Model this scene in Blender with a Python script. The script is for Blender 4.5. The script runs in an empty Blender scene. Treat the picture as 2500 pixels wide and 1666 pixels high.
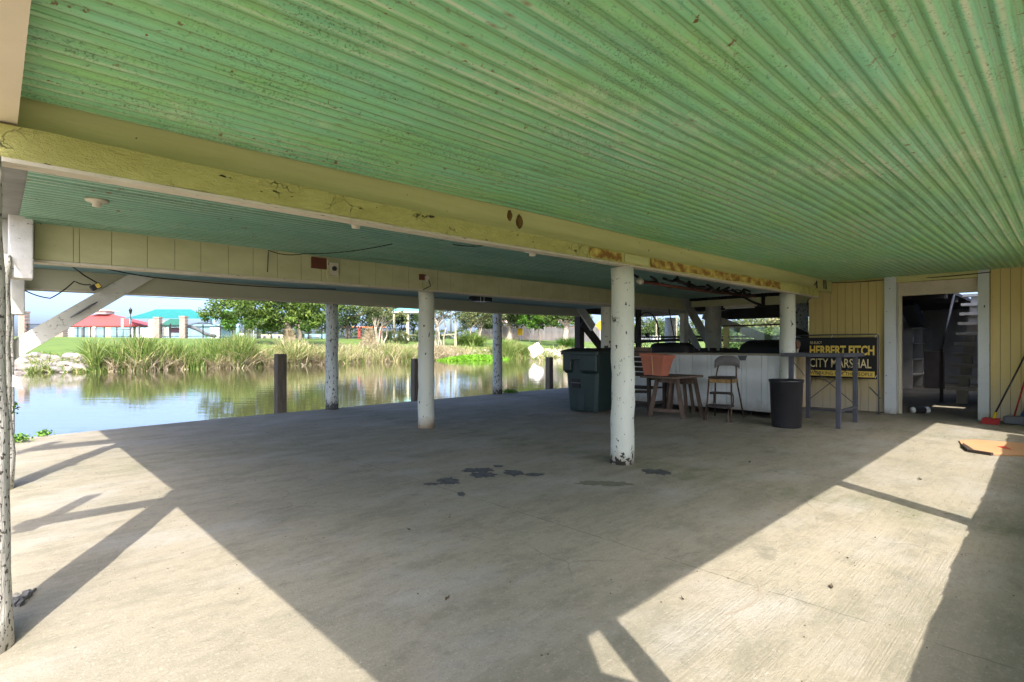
import bpy, math, random
import numpy as np
from mathutils import Vector, Matrix
C = bpy.context.scene.collection
sc = bpy.context.scene
R = math.radians
rnd = random.Random(7)
rs = np.random.RandomState(11)

# ------------------------------------------------------------------ camera
cam_d = bpy.data.cameras.new('camera'); cam = bpy.data.objects.new('camera', cam_d); C.objects.link(cam)
cam.location = (0, 0, 1.2); cam.rotation_euler = (R(90), 0, R(-43.9))
cam_d.sensor_width = 36; cam_d.lens = 18.97; cam_d.shift_y = 0.0047
cam_d.clip_start = .05; cam_d.clip_end = 3000
sc.camera = cam
# ------------------------------------------------------------------ world and sun
w = bpy.data.worlds.new('World'); sc.world = w; w.use_nodes = True
nt = w.node_tree; bg = nt.nodes['Background']
sky = nt.nodes.new('ShaderNodeTexSky'); sky.sky_type = 'NISHITA'; sky.sun_disc = False
sky.sun_elevation = R(45.1); sky.sun_rotation = R(210.2); sky.air_density = .45; sky.dust_density = 3.8; sky.ozone_density = 4
nt.links.new(sky.outputs[0], bg.inputs[0]); bg.inputs[1].default_value = 0.15
sun_d = bpy.data.lights.new('sun', 'SUN'); sun_d.energy = 2.05; sun_d.angle = R(.5); sun_d.color = (1, .94, .86)
sun = bpy.data.objects.new('sun', sun_d); C.objects.link(sun); sun.location = (-20, -34, 40)
sun.rotation_euler = Vector((1.0, 1.72, -2.0)).to_track_quat('-Z', 'Y').to_euler()
sc.view_settings.view_transform = 'Standard'; sc.view_settings.look = 'None'
sc.view_settings.gamma = 1; sc.view_settings.use_curve_mapping = False
sc.view_settings.exposure = 2.26
sc.cycles.max_bounces = 10; sc.cycles.diffuse_bounces = 6; sc.cycles.transparent_max_bounces = 12

# ------------------------------------------------------------------ materials
def mat(name, c1, c2=None, rough=.8, scale=4, stretch=(1, 1, 1), bump=.15, bscale=None, metal=0, spec=.3,
        chips=None, chip_col=(.05, .045, .035), chip_scale=30, chip_stretch=(1, 1, 1), grime=None, tone=None, foot=False, cracks=0, objco=False, mid=.5, width=.35):
    m = bpy.data.materials.new(name); m.use_nodes = True; n = m.node_tree.nodes; l = m.node_tree.links
    b = n['Principled BSDF']; b.inputs['Roughness'].default_value = rough; b.inputs['Metallic'].default_value = metal
    b.inputs['Specular IOR Level'].default_value = spec
    if objco: co = n.new('ShaderNodeTexCoord').outputs['Object']
    else: co = n.new('ShaderNodeNewGeometry').outputs['Position']
    def noise(sc_, st, det=5, ro=.6):
        mp = n.new('ShaderNodeMapping'); mp.inputs['Scale'].default_value = st; l.new(co, mp.inputs[0])
        t = n.new('ShaderNodeTexNoise'); t.inputs['Scale'].default_value = sc_; t.inputs['Detail'].default_value = det
        t.inputs['Roughness'].default_value = ro; l.new(mp.outputs[0], t.inputs[0]); return t.outputs[0]
    def ramp(v, a, bb, ca=(0, 0, 0, 1), cb=(1, 1, 1, 1)):
        r = n.new('ShaderNodeValToRGB'); r.color_ramp.elements[0].position = a; r.color_ramp.elements[1].position = bb
        r.color_ramp.elements[0].color = ca; r.color_ramp.elements[1].color = cb; l.new(v, r.inputs[0]); return r.outputs[0]
    def mix(f, a, bb):
        x = n.new('ShaderNodeMix'); x.data_type = 'RGBA'
        if isinstance(f, (int, float)): x.inputs[0].default_value = f
        else: l.new(f, x.inputs[0])
        for s_, i in ((a, 6), (bb, 7)):
            if isinstance(s_, tuple): x.inputs[i].default_value = (*s_[:3], 1)
            else: l.new(s_, x.inputs[i])
        return x.outputs[2]
    def math_(op, a, bb=None, cc=None):
        x = n.new('ShaderNodeMath'); x.operation = op
        for i, s_ in enumerate((a, bb, cc)):
            if s_ is None: continue
            if isinstance(s_, (int, float)): x.inputs[i].default_value = s_
            else: l.new(s_, x.inputs[i])
        return x.outputs[0]
    c2 = c2 or tuple(x * .8 for x in c1)
    nz = noise(scale, stretch)
    col = ramp(nz, mid - width / 2, mid + width / 2, (*c2, 1), (*c1, 1))
    fine = noise(bscale or scale * 8, stretch, 4, .7)
    col = mix(ramp(fine, .35, .65), mix(.0, col, col), col)
    hgt = fine
    if grime:          # (colour, z0, z1): dirt rising from the floor
        sp = n.new('ShaderNodeSeparateXYZ'); l.new(n.new('ShaderNodeNewGeometry').outputs['Position'], sp.inputs[0])
        z = math_('ADD', sp.outputs[2], math_('MULTIPLY', math_('SUBTRACT', noise(9, (1, 1, .6)), .5), -.35))
        mr = n.new('ShaderNodeMapRange'); mr.inputs[1].default_value = grime[1]; mr.inputs[2].default_value = grime[2]
        mr.inputs[3].default_value = .85; mr.inputs[4].default_value = 0; l.new(z, mr.inputs[0]); col = mix(mr.outputs[0], col, grime[0])
    if chips:
        cn = noise(chip_scale, chip_stretch, 3, .55)
        if foot:
            spz = n.new('ShaderNodeSeparateXYZ'); l.new(n.new('ShaderNodeNewGeometry').outputs['Position'], spz.inputs[0])
            cn = math_('ADD', cn, math_('MULTIPLY', math_('MAXIMUM', 0.0, math_('SUBTRACT', .20, spz.outputs[2])), 1.1))
        f = ramp(cn, chips, chips + .03)
        if foot:
            f2 = math_('MULTIPLY', ramp(noise(7, (1, 1, .7), 6, .75), .625, .64), 1.0); f = math_('MAXIMUM', f, f2)
            ck = ramp(noise(60, (1.6, 1.6, .12), 3, .7), .60, .68); col = mix(math_('MULTIPLY', ck, .35), col, (.34, .33, .27))
        col = mix(f, col, chip_col); hgt = math_('SUBTRACT', fine, f)
    if cracks:
        vo = n.new('ShaderNodeTexVoronoi'); vo.feature = 'DISTANCE_TO_EDGE'; vo.inputs['Scale'].default_value = cracks
        ad = n.new('ShaderNodeMixRGB'); ad.blend_type = 'ADD'; ad.inputs[0].default_value = .12; l.new(co, ad.inputs[1])
        tn = n.new('ShaderNodeTexNoise'); tn.inputs['Scale'].default_value = 14; tn.inputs['Detail'].default_value = 5; l.new(co, tn.inputs[0]); l.new(tn.outputs[1], ad.inputs[2]); l.new(ad.outputs[0], vo.inputs['Vector'])
        cf = math_('MULTIPLY', ramp(vo.outputs['Distance'], .004, .02, (1, 1, 1, 1), (0, 0, 0, 1)), ramp(noise(2.2, (1, 1, 1), 3, .6), .55, .62))
        col = mix(math_('MULTIPLY', cf, .65), col, (.07, .06, .04)); hgt = math_('SUBTRACT', hgt, cf)
    if tone:           # per-leaf tone attribute: list of colours
        at = n.new('ShaderNodeAttribute'); at.attribute_name = 'tone'
        r = n.new('ShaderNodeValToRGB'); e = r.color_ramp.elements
        e[0].color = (*tone[0], 1); e[1].color = (*tone[-1], 1)
        for i, t in enumerate(tone[1:-1]): q = e.new((i + 1) / (len(tone) - 1)); q.color = (*t, 1)
        l.new(at.outputs['Fac'], r.inputs[0]); col = r.outputs[0]
    l.new(col, b.inputs['Base Color'])
    if bump:
        bp = n.new('ShaderNodeBump'); bp.inputs['Strength'].default_value = bump; bp.inputs['Distance'].default_value = .01
        l.new(hgt, bp.inputs['Height']); l.new(bp.outputs[0], b.inputs['Normal'])
    m['h'] = 1
    return m, dict(n=n, l=l, b=b, col=col, noise=noise, ramp=ramp, mix=mix, math=math_, co=co)
def M_(*a, **k): return mat(*a, **k)[0]

# concrete floor: broom finish, moss along the joints, stains
def concrete():
    m, d = mat('concrete', (.37, .325, .242), (.27, .236, .172), rough=.9, scale=1.1, bump=0, spec=.2)
    n, l, noise, ramp, mix, mth = d['n'], d['l'], d['noise'], d['ramp'], d['mix'], d['math']
    col = d['col']
    sp = n.new('ShaderNodeSeparateXYZ'); l.new(d['co'], sp.inputs[0]); X, Y = sp.outputs[0], sp.outputs[1]
    def band(v, c, wd, warp):
        v = mth('ADD', v, mth('MULTIPLY', mth('SUBTRACT', warp, .5), .9))
        return mth('SUBTRACT', 1.0, mth('MINIMUM', 1.0, mth('DIVIDE', mth('ABSOLUTE', mth('SUBTRACT', v, c)), wd)))
    wrp = noise(2.2, (1, 1, 1)); big = noise(.55, (1, 1, 1), 6, .6); med = noise(3.5, (1, 1.6, 1), 6, .65)
    moss = mth('MAXIMUM', mth('MAXIMUM', band(X, 4.75, .42, wrp), band(X, 9.2, .5, wrp)), mth('MULTIPLY', band(Y, 6.6, .9, wrp), .7))
    moss = mth('MULTIPLY', moss, ramp(med, .35, .62))
    col = mix(mth('MULTIPLY', ramp(big, .40, .60), .55), col, (.17, .16, .12))
    col = mix(mth('MULTIPLY', ramp(noise(1.7, (1, 2.2, 1), 7, .75), .47, .62), .5), col, (.145, .138, .098))
    col = mix(mth('MULTIPLY', ramp(noise(5.5, (1, 1.5, 1), 7, .8), .50, .66), .42), col, (.20, .18, .13))
    col = mix(mth('MULTIPLY', ramp(noise(2.6, (1, 1, 1), 6, .7), .60, .70), .5), col, (.115, .11, .085))
    col = mix(mth('MULTIPLY', moss, .72), col, (.125, .13, .065))
    wt = noise(.9, (1.0, 1.6, 1), 4, .6)
    col = mix(mth('MULTIPLY', ramp(wt, .5, .68), .45), col, (.37, .35, .32))
    col = mix(mth('MULTIPLY', ramp(noise(13, (1, 1.4, 1), 5, .75), .52, .66), .35), col, (.15, .135, .10))
    col = mix(mth('MULTIPLY', ramp(noise(28, (1, 1, 1), 4, .8), .55, .68), .4), col, (.40, .36, .30))
    lines = noise(1.0, (1.2, 85, 1), 3, .75)
    col = mix(mth('MULTIPLY', ramp(lines, .48, .68), mth('ADD', .10, mth('MULTIPLY', ramp(noise(.7, (1, 1, 1), 4, .6), .42, .6), .26))), col, (.20, .18, .13))
    lines2 = noise(1.0, (.5, 30, 1), 2, .6)
    col = mix(mth('MULTIPLY', ramp(lines2, .54, .68), mth('ADD', .06, mth('MULTIPLY', ramp(noise(.6, (1, 1.3, 1), 4, .6), .45, .6), .30))), col, (.21, .19, .14))
    spk = noise(80, (1, 1, 1), 4, .85)
    col = mix(mth('MULTIPLY', ramp(spk, .56, .64), .6), col, (.15, .125, .09))
    spw = noise(75, (1, 1, 1), 2, .7)
    col = mix(mth('MULTIPLY', ramp(spw, .64, .70), .30), col, (.55, .52, .46))
    vor = n.new('ShaderNodeTexVoronoi'); vor.feature = 'DISTANCE_TO_EDGE'; vor.inputs['Scale'].default_value = .42
    mp = n.new('ShaderNodeMixRGB'); mp.blend_type = 'ADD'; mp.inputs[0].default_value = .25; l.new(d['co'], mp.inputs[1])
    tn = n.new('ShaderNodeTexNoise'); tn.inputs['Scale'].default_value = 3; tn.inputs['Detail'].default_value = 6; l.new(d['co'], tn.inputs[0]); l.new(tn.outputs[1], mp.inputs[2])
    l.new(mp.outputs[0], vor.inputs['Vector'])
    crack = mth('MULTIPLY', ramp(vor.outputs['Distance'], 0, .004, (1, 1, 1, 1), (0, 0, 0, 1)), ramp(noise(.8, (1, 1, 1)), .52, .6))
    col = mix(mth('MULTIPLY', crack, .38), col, (.08, .075, .05))
    sw = noise(6, (1, 1, 1), 3, .6)
    for ax, c_, am in ((X, 2.74, .55), (X, 4.62, .5), (X, 9.2, .5), (Y, 6.62, .4)):
        v = mth('ABSOLUTE', mth('SUBTRACT', mth('ADD', ax, mth('MULTIPLY', mth('SUBTRACT', sw, .5), .035)), c_))
        col = mix(mth('MULTIPLY', mth('LESS_THAN', v, .0045), mth('MULTIPLY', ramp(med, .4, .55), am)), col, (.09, .085, .055))
    l.new(col, d['b'].inputs['Base Color'])
    h = mth('ADD', mth('MULTIPLY', lines, -.9), mth('MULTIPLY', noise(90, (1, 1, 1), 3, .7), .8))
    bp = n.new('ShaderNodeBump'); bp.inputs['Strength'].default_value = .8; bp.inputs['Distance'].default_value = .005
    l.new(h, bp.inputs['Height']); l.new(bp.outputs[0], d['b'].inputs['Normal'])
    return m
CONC = concrete()

def sheetmat(name, base, base2, wear, wearamt):
    m, d = mat(name, base, base2, rough=.42, scale=1.4, stretch=(1, 2.5, 1), bump=.12, bscale=60, spec=.45)
    n, l, noise, ramp, mix, mth = d['n'], d['l'], d['noise'], d['ramp'], d['mix'], d['math']
    sp = n.new('ShaderNodeSeparateXYZ'); l.new(d['co'], sp.inputs[0])
    ridge = mth('SINE', mth('ADD', mth('MULTIPLY', sp.outputs[1], 2 * math.pi / .08), math.pi / 2))   # +1 on the lower crests
    low = ramp(ridge, .55, 1.0)
    col = d['col']
    col = mix(mth('MULTIPLY', ramp(noise(2.0, (.6, 9, 1), 5, .7), .5, .62), .4), col, tuple(x * .72 for x in base))
    col = mix(mth('MULTIPLY', mth('MULTIPLY', low, ramp(noise(1.1, (.5, 1.2, 1), 4, .7), .42, .62)), wearamt), col, wear)
    pit = noise(38, (.7, 1.6, 1), 3, .75)
    col = mix(mth('MULTIPLY', ramp(pit, .60, .66), .6), col, tuple(x * .35 for x in base))
    sp2 = mth('MULTIPLY', ramp(noise(21, (1, 1, 1), 3, .65), .64, .68), ramp(noise(1.1, (.8, 2.5, 1), 3, .5), .47, .57))
    col = mix(sp2, col, (.16, .07, .02))
    pw = mth('MULTIPLY', ramp(noise(7, (.5, 2.0, 1), 4, .7), .63, .7), ramp(noise(1.3, (1, 1, 1)), .5, .6))
    col = mix(mth('MULTIPLY', pw, .55), col, wear)
    wv = mth('ADD', ridge, mth('MULTIPLY', mth('SUBTRACT', noise(18, (1, .2, 1), 3, .6), .5), .35))
    line = mth('SUBTRACT', 1.0, mth('MINIMUM', 1.0, mth('DIVIDE', mth('ABSOLUTE', mth('ADD', wv, .72)), .20)))
    col = mix(mth('MULTIPLY', line, .62), col, (.16, .15, .05))
    gro = ramp(ridge, -1.0, -.75, (1, 1, 1, 1), (0, 0, 0, 1)); col = mix(mth('MULTIPLY', gro, .22), col, (.24, .33, .16))
    fleck = mth('MULTIPLY', mth('MULTIPLY', ramp(noise(6, (14, 2.5, 1), 3, .7), .62, .67), low), ramp(noise(1.2, (.8, 2, 1)), .42, .55))
    col = mix(mth('MULTIPLY', fleck, .55), col, (.13, .15, .06))
    haze_ = mth('MULTIPLY', ramp(noise(1.5, (.6, 1.1, 1), 7, .75), .56, .66), ramp(noise(14, (.8, 1.2, 1), 4, .8), .38, .58))
    col = mix(mth('MULTIPLY', haze_, .55), col, wear)
    col = mix(mth('MULTIPLY', ramp(noise(3.2, (.35, 2.4, 1), 6, .75), .55, .68), .45), col, tuple(x * .55 for x in base))
    moldy = mth('MULTIPLY', ramp(noise(90, (1, 1, 1), 2, .7), .56, .62), ramp(noise(2.4, (.6, 1.5, 1), 4, .6), .48, .6))
    col = mix(mth('MULTIPLY', moldy, .65), col, (.07, .12, .05))
    lap = n.new('ShaderNodeMath'); lap.operation = 'PINGPONG'; l.new(sp.outputs[0], lap.inputs[0]); lap.inputs[1].default_value = .61
    screw = mth('MULTIPLY', ramp(lap.outputs[0], 0, .035, (1, 1, 1, 1), (0, 0, 0, 1)), mth('MULTIPLY', low, ramp(noise(9, (1, 1, 1), 2, .5), .5, .56)))
    col = mix(mth('MULTIPLY', screw, .8), col, (.20, .12, .05))
    l.new(col, d['b'].inputs['Base Color'])
    return m
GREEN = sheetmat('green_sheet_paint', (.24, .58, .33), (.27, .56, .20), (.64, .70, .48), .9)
TEAL = sheetmat('shaded_teal_sheet_paint', (.19, .38, .27), (.14, .29, .19), (.46, .56, .40), 1.0)  # dull teal copy of the green sheets, the bay's shade put into the colour
BLUE = M_('blue_ceiling_paint', (.22, .36, .38), (.17, .29, .31), rough=.6)
YBEAM = M_('yellow_beam_paint', (.60, .57, .20), (.48, .45, .14), cracks=9, scale=7, stretch=(1, 2, 2), bump=1.6, bscale=46, chips=.68, chip_scale=14, chip_stretch=(.8, 2, 2))
YBOARD = M_('yellow_board_paint', (.58, .56, .25), (.48, .47, .19), scale=2, stretch=(.5, 6, 6), bump=.25, bscale=20, chips=.73, chip_scale=20)
RUSTY = M_('rust_stained_paint', (.62, .50, .12), (.24, .12, .025), scale=11, stretch=(.8, 1, 1), bump=.8, bscale=40, mid=.54, width=.22)
FASC = M_('fascia_cream_paint', (.52, .51, .29), (.43, .42, .23), scale=2.5, stretch=(1, 1, 2), bump=.12, chips=.72, chip_scale=16, chip_stretch=(2.5, 1, .6))
BEAMA = M_('beam_grey_cream_paint', (.46, .45, .32), (.40, .39, .27), scale=1.5, stretch=(.4, 1, 2), bump=.1, chips=.75, chip_scale=22)
TRIM = M_('pale_trim_paint', (.60, .54, .42), (.52, .46, .34), cracks=9, scale=5, bump=.5, bscale=40, chips=.66, chip_scale=18, chip_stretch=(1, 4, 4), chip_col=(.22, .19, .15))
POST = M_('post_white_paint', (.64, .65, .54), (.54, .56, .47), foot=True, rough=.7, scale=3, stretch=(1, 1, .3), bump=.3, bscale=26, chips=.645, chip_scale=15, chip_stretch=(1.3, 1.3, .9),
          grime=((.25, .19, .12), -.05, .16))
POSTB = M_('post_cream_white_paint', (.64, .65, .54), (.54, .56, .47), rough=.7, scale=3, stretch=(1, 1, .3), bump=.3, bscale=26, chips=.66, chip_scale=13, chip_stretch=(1.3, 1.3, .8), grime=((.33, .22, .12), .0, .2))
POSTW = M_('post_weathered_paint', (.58, .61, .57), (.48, .52, .48), foot=True, rough=.75, scale=4, stretch=(1, 1, .3), bump=.5, bscale=26, chips=.585, chip_scale=30, chip_stretch=(1, 1, .5),
          chip_col=(.08, .085, .085), grime=((.20, .16, .11), -.05, .25))
PEEL = M_('post_peeling_paint', (.62, .60, .54), (.45, .43, .37), rough=.85, scale=9, stretch=(1, 1, .2), bump=1.0, bscale=60, chips=.585, chip_scale=62, chip_stretch=(1, 1, .85),
          chip_col=(.10, .09, .075))
WHITEW = M_('white_timber_paint', (.70, .68, .64), (.56, .54, .49), cracks=9, scale=6, bump=.5, bscale=34, chips=.68, chip_scale=22, chip_stretch=(1, 1, 3), chip_col=(.12, .11, .09))
GREYW = M_('grey_timber_paint', (.46, .45, .39), (.34, .33, .28), scale=4, bump=.4, chips=.70, chip_scale=20)
BRACE = M_('brace_paint', (.58, .57, .50), (.48, .47, .40), cracks=5, scale=3, bump=.35, chips=.68, chip_scale=18, chip_stretch=(.7, 1, 3))
DARKW = M_('dark_creosote_timber', (.055, .045, .035), (.03, .025, .02), scale=6, stretch=(1, 1, .2), bump=.5)
PILE = M_('weathered_pile_wood', (.15, .125, .09), (.085, .068, .05), scale=5, stretch=(4, 4, .5), bump=.7, bscale=30)
WOOD = M_('weathered_brown_wood', (.17, .12, .085), (.10, .07, .05), scale=5, stretch=(3, 3, 1), bump=.4, bscale=40)
WOODD = M_('dark_bench_wood', (.065, .05, .038), (.035, .028, .022), scale=6, bump=.4)
WALL = M_('yellow_wall_paint', (.66, .53, .22), (.58, .46, .18), rough=.75, scale=2, stretch=(1, 1, .3), bump=.12, bscale=30, grime=((.50, .46, .36), .05, .75))
WALLD = M_('wall_foot_dirt', (.20, .15, .09), (.12, .09, .05), scale=12, bump=.3)
JAMB = M_('white_jamb_paint', (.66, .70, .68), (.56, .60, .57), scale=3, stretch=(1, 1, .3), bump=.2, chips=.68, chip_scale=22, chip_stretch=(1, 1, .6), grime=((.22, .18, .13), -.05, .12))
BARP = M_('white_bar_panel_paint', (.80, .83, .80), (.70, .74, .71), rough=.7, scale=2, stretch=(2, 2, .4), bump=.15, chips=.72, chip_scale=26, grime=((.42, .40, .32), .1, .28))
BART = M_('bar_top_wood', (.36, .34, .25), (.26, .24, .17), scale=6, bump=.3)
BLACK = M_('black_grease', (.02, .02, .02), (.012, .012, .012), rough=.5, scale=6, bump=.1)
BLKP = M_('black_plastic', (.028, .028, .032), (.02, .02, .022), rough=.38, scale=3, bump=.08, spec=.5, chips=.72, chip_scale=45, chip_col=(.16, .15, .14))
SHEEN = M_('black_canvas', (.016, .016, .016), (.01, .01, .01), rough=.55, scale=3, bump=.1)
BIN = M_('dark_green_bin_plastic', (.022, .042, .037), (.016, .031, .028), rough=.45, scale=3, bump=.08, spec=.45, chips=.74, chip_scale=40, chip_col=(.15, .16, .14))
BINL = M_('bin_lid_plastic', (.022, .03, .026), (.015, .02, .018), rough=.6, scale=4, bump=.15, chips=.70, chip_scale=30, chip_col=(.06, .07, .05))
TERRA = M_('terracotta_plastic', (.50, .18, .105), (.43, .145, .085), rough=.6, scale=5, bump=.08, chips=.76, chip_scale=30, chip_col=(.6, .45, .35))
STEEL = M_('grey_painted_steel', (.085, .09, .105), (.06, .065, .075), rough=.5, scale=6, bump=.15, chips=.72, chip_scale=26, chip_col=(.2, .19, .18))
RUST = M_('rusty_chrome', (.16, .12, .09), (.08, .04, .022), rough=.5, scale=18, bump=.3, metal=.5)
VINYL = M_('grey_vinyl', (.20, .19, .18), (.16, .155, .145), rough=.6, scale=8, bump=.2)
SEATM = M_('dark_vinyl_seat', (.05, .035, .03), (.03, .022, .02), rough=.5, scale=6, bump=.15)
PLATE = M_('worn_yellow_metal', (.38, .25, .09), (.17, .09, .03), rough=.6, scale=16, bump=.2)
WHITE = M_('white_print', (.72, .72, .70), (.66, .66, .64), rough=.6, bump=0)
YPRINT = M_('yellow_print', (.86, .64, .13), (.78, .57, .11), rough=.5, bump=0)
CPRINT = M_('cream_print', (.84, .74, .40), (.76, .66, .35), rough=.5, bump=0)
BANNER = M_('black_banner', (.014, .014, .018), (.01, .01, .012), rough=.45, bump=.05, spec=.4)
SKIN = M_('skin_print', (.42, .22, .15), (.34, .17, .12), rough=.5, bump=0, scale=20)
HAIR = M_('grey_hair_print', (.22, .19, .16), (.14, .12, .10), rough=.6, bump=0, scale=60)
SUIT = M_('dark_suit_print', (.02, .02, .028), (.015, .015, .02), rough=.5, bump=0)
IRON = M_('black_iron', (.02, .02, .02), rough=.5, bump=0)
WIRE = M_('black_cable', (.018, .016, .014), rough=.5, bump=0)
BRICK = M_('brick_pale_red', (.36, .25, .21), (.26, .16, .13), scale=3, bump=.4)
MORT = M_('mortar', (.42, .38, .33), bump=.2)
REDM = M_('red_roof_metal', (.40, .07, .065), (.35, .055, .05), rough=.5, scale=2, bump=0)
TEALF = M_('teal_shade_fabric', (.015, .15, .14), (.015, .13, .125), rough=.7, scale=1, bump=0)
LBLUE = M_('light_blue_cladding', (.25, .40, .46), (.21, .35, .41), rough=.6, scale=1, bump=0)
WHP = M_('white_paint', (.60, .60, .59), (.53, .53, .52), rough=.6, bump=0)
CREAMP = M_('cream_paint', (.62, .57, .40), (.56, .50, .34), rough=.6, bump=0)
PINK = M_('pink_brick', (.50, .34, .28), (.42, .27, .22), scale=4, bump=0)
FENCEW = M_('grey_wood_fence', (.13, .125, .12), (.085, .08, .075), scale=2, stretch=(1, 1, .2), bump=.2)
ORANGE = M_('orange_sign', (.85, .22, .02), bump=0); YSIGN = M_('yellow_sign', (.80, .48, .02), bump=0)
REDP = M_('red_playground_paint', (.55, .10, .07), bump=0); PGREEN = M_('dark_green_roof', (.02, .10, .07), bump=0)
GLASSY = M_('grey_sign_back', (.45, .47, .48), rough=.4, bump=0, metal=.3)
ROCK = M_('riprap_rock', (.30, .27, .245), (.15, .13, .115), rough=.9, scale=1.6, bump=.9, bscale=7)
BARK = M_('bark', (.20, .165, .125), (.11, .09, .065), scale=3, stretch=(1, 1, .3), bump=.8, bscale=12)
BARKP = M_('pale_bark', (.36, .31, .24), (.25, .21, .16), scale=3, bump=.5)
CARD = M_('cardboard', (.46, .26, .13), (.38, .21, .10), scale=3, bump=.1); TAR = M_('black_tar', (.105, .10, .095), (.045, .045, .045), scale=20, bump=.6)
NEST = M_('mud_nest', (.20, .12, .03), (.10, .06, .015), scale=30, bump=.8)
PORC = M_('porcelain', (.62, .56, .42), rough=.35, bump=0)
REDC = M_('red_plastic', (.42, .03, .03), rough=.5, bump=.05); BLUC = M_('blue_plastic', (.03, .10, .28), rough=.5, bump=.05)
GREYP = M_('grey_plastic', (.14, .15, .16), rough=.5, bump=.05); YCOL = M_('yellow_plastic', (.65, .5, .02), bump=0)
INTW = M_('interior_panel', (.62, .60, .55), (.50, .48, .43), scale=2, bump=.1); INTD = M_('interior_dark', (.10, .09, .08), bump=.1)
TREAD = M_('stair_timber', (.56, .53, .45), (.46, .43, .36), scale=5, bump=.3)
BROWNB = M_('brown_red_box', (.15, .05, .03), (.10, .035, .02), bump=.1)
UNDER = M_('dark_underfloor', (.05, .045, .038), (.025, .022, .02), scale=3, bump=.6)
LITTER = M_('leaf_litter', (.09, .06, .035), (.05, .035, .02), scale=30, bump=0)
GALV = M_('galvanised_pipe', (.20, .20, .19), (.13, .13, .125), rough=.5, metal=.4, scale=8, bump=.1)

def leafmat(name, tones, trans=.35):
    m, d = mat(name, tones[0], rough=.6, bump=0, tone=tones)
    n, l = d['n'], d['l']; tr = n.new('ShaderNodeBsdfTranslucent'); mx = n.new('ShaderNodeMixShader'); mx.inputs[0].default_value = trans
    l.new(d['b'].inputs['Base Color'].links[0].from_socket, tr.inputs[0]); l.new(d['b'].outputs[0], mx.inputs[1]); l.new(tr.outputs[0], mx.inputs[2])
    l.new(mx.outputs[0], n['Material Output'].inputs[0]); return m
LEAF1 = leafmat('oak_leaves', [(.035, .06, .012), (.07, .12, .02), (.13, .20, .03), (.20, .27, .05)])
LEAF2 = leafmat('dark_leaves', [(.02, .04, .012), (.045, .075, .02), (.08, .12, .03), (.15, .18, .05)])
LEAF3 = leafmat('bright_leaves', [(.04, .10, .01), (.09, .20, .02), (.15, .30, .03)])
LEAF4 = leafmat('olive_leaves', [(.06, .08, .03), (.11, .14, .05), (.18, .20, .08), (.25, .22, .10)])
REED = leafmat('reed_leaves', [(.05, .11, .015), (.11, .19, .03), (.22, .28, .07), (.42, .37, .17), (.58, .48, .30)])
DRY = leafmat('dry_grass', [(.14, .15, .05), (.28, .24, .12), (.42, .34, .22), (.50, .42, .30)], .2)
MATG = leafmat('floating_weed', [(.08, .20, .01), (.14, .32, .015), (.22, .42, .03)])
WEED = leafmat('weed_leaves', [(.06, .14, .02), (.12, .26, .03), (.2, .36, .05)])

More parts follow.
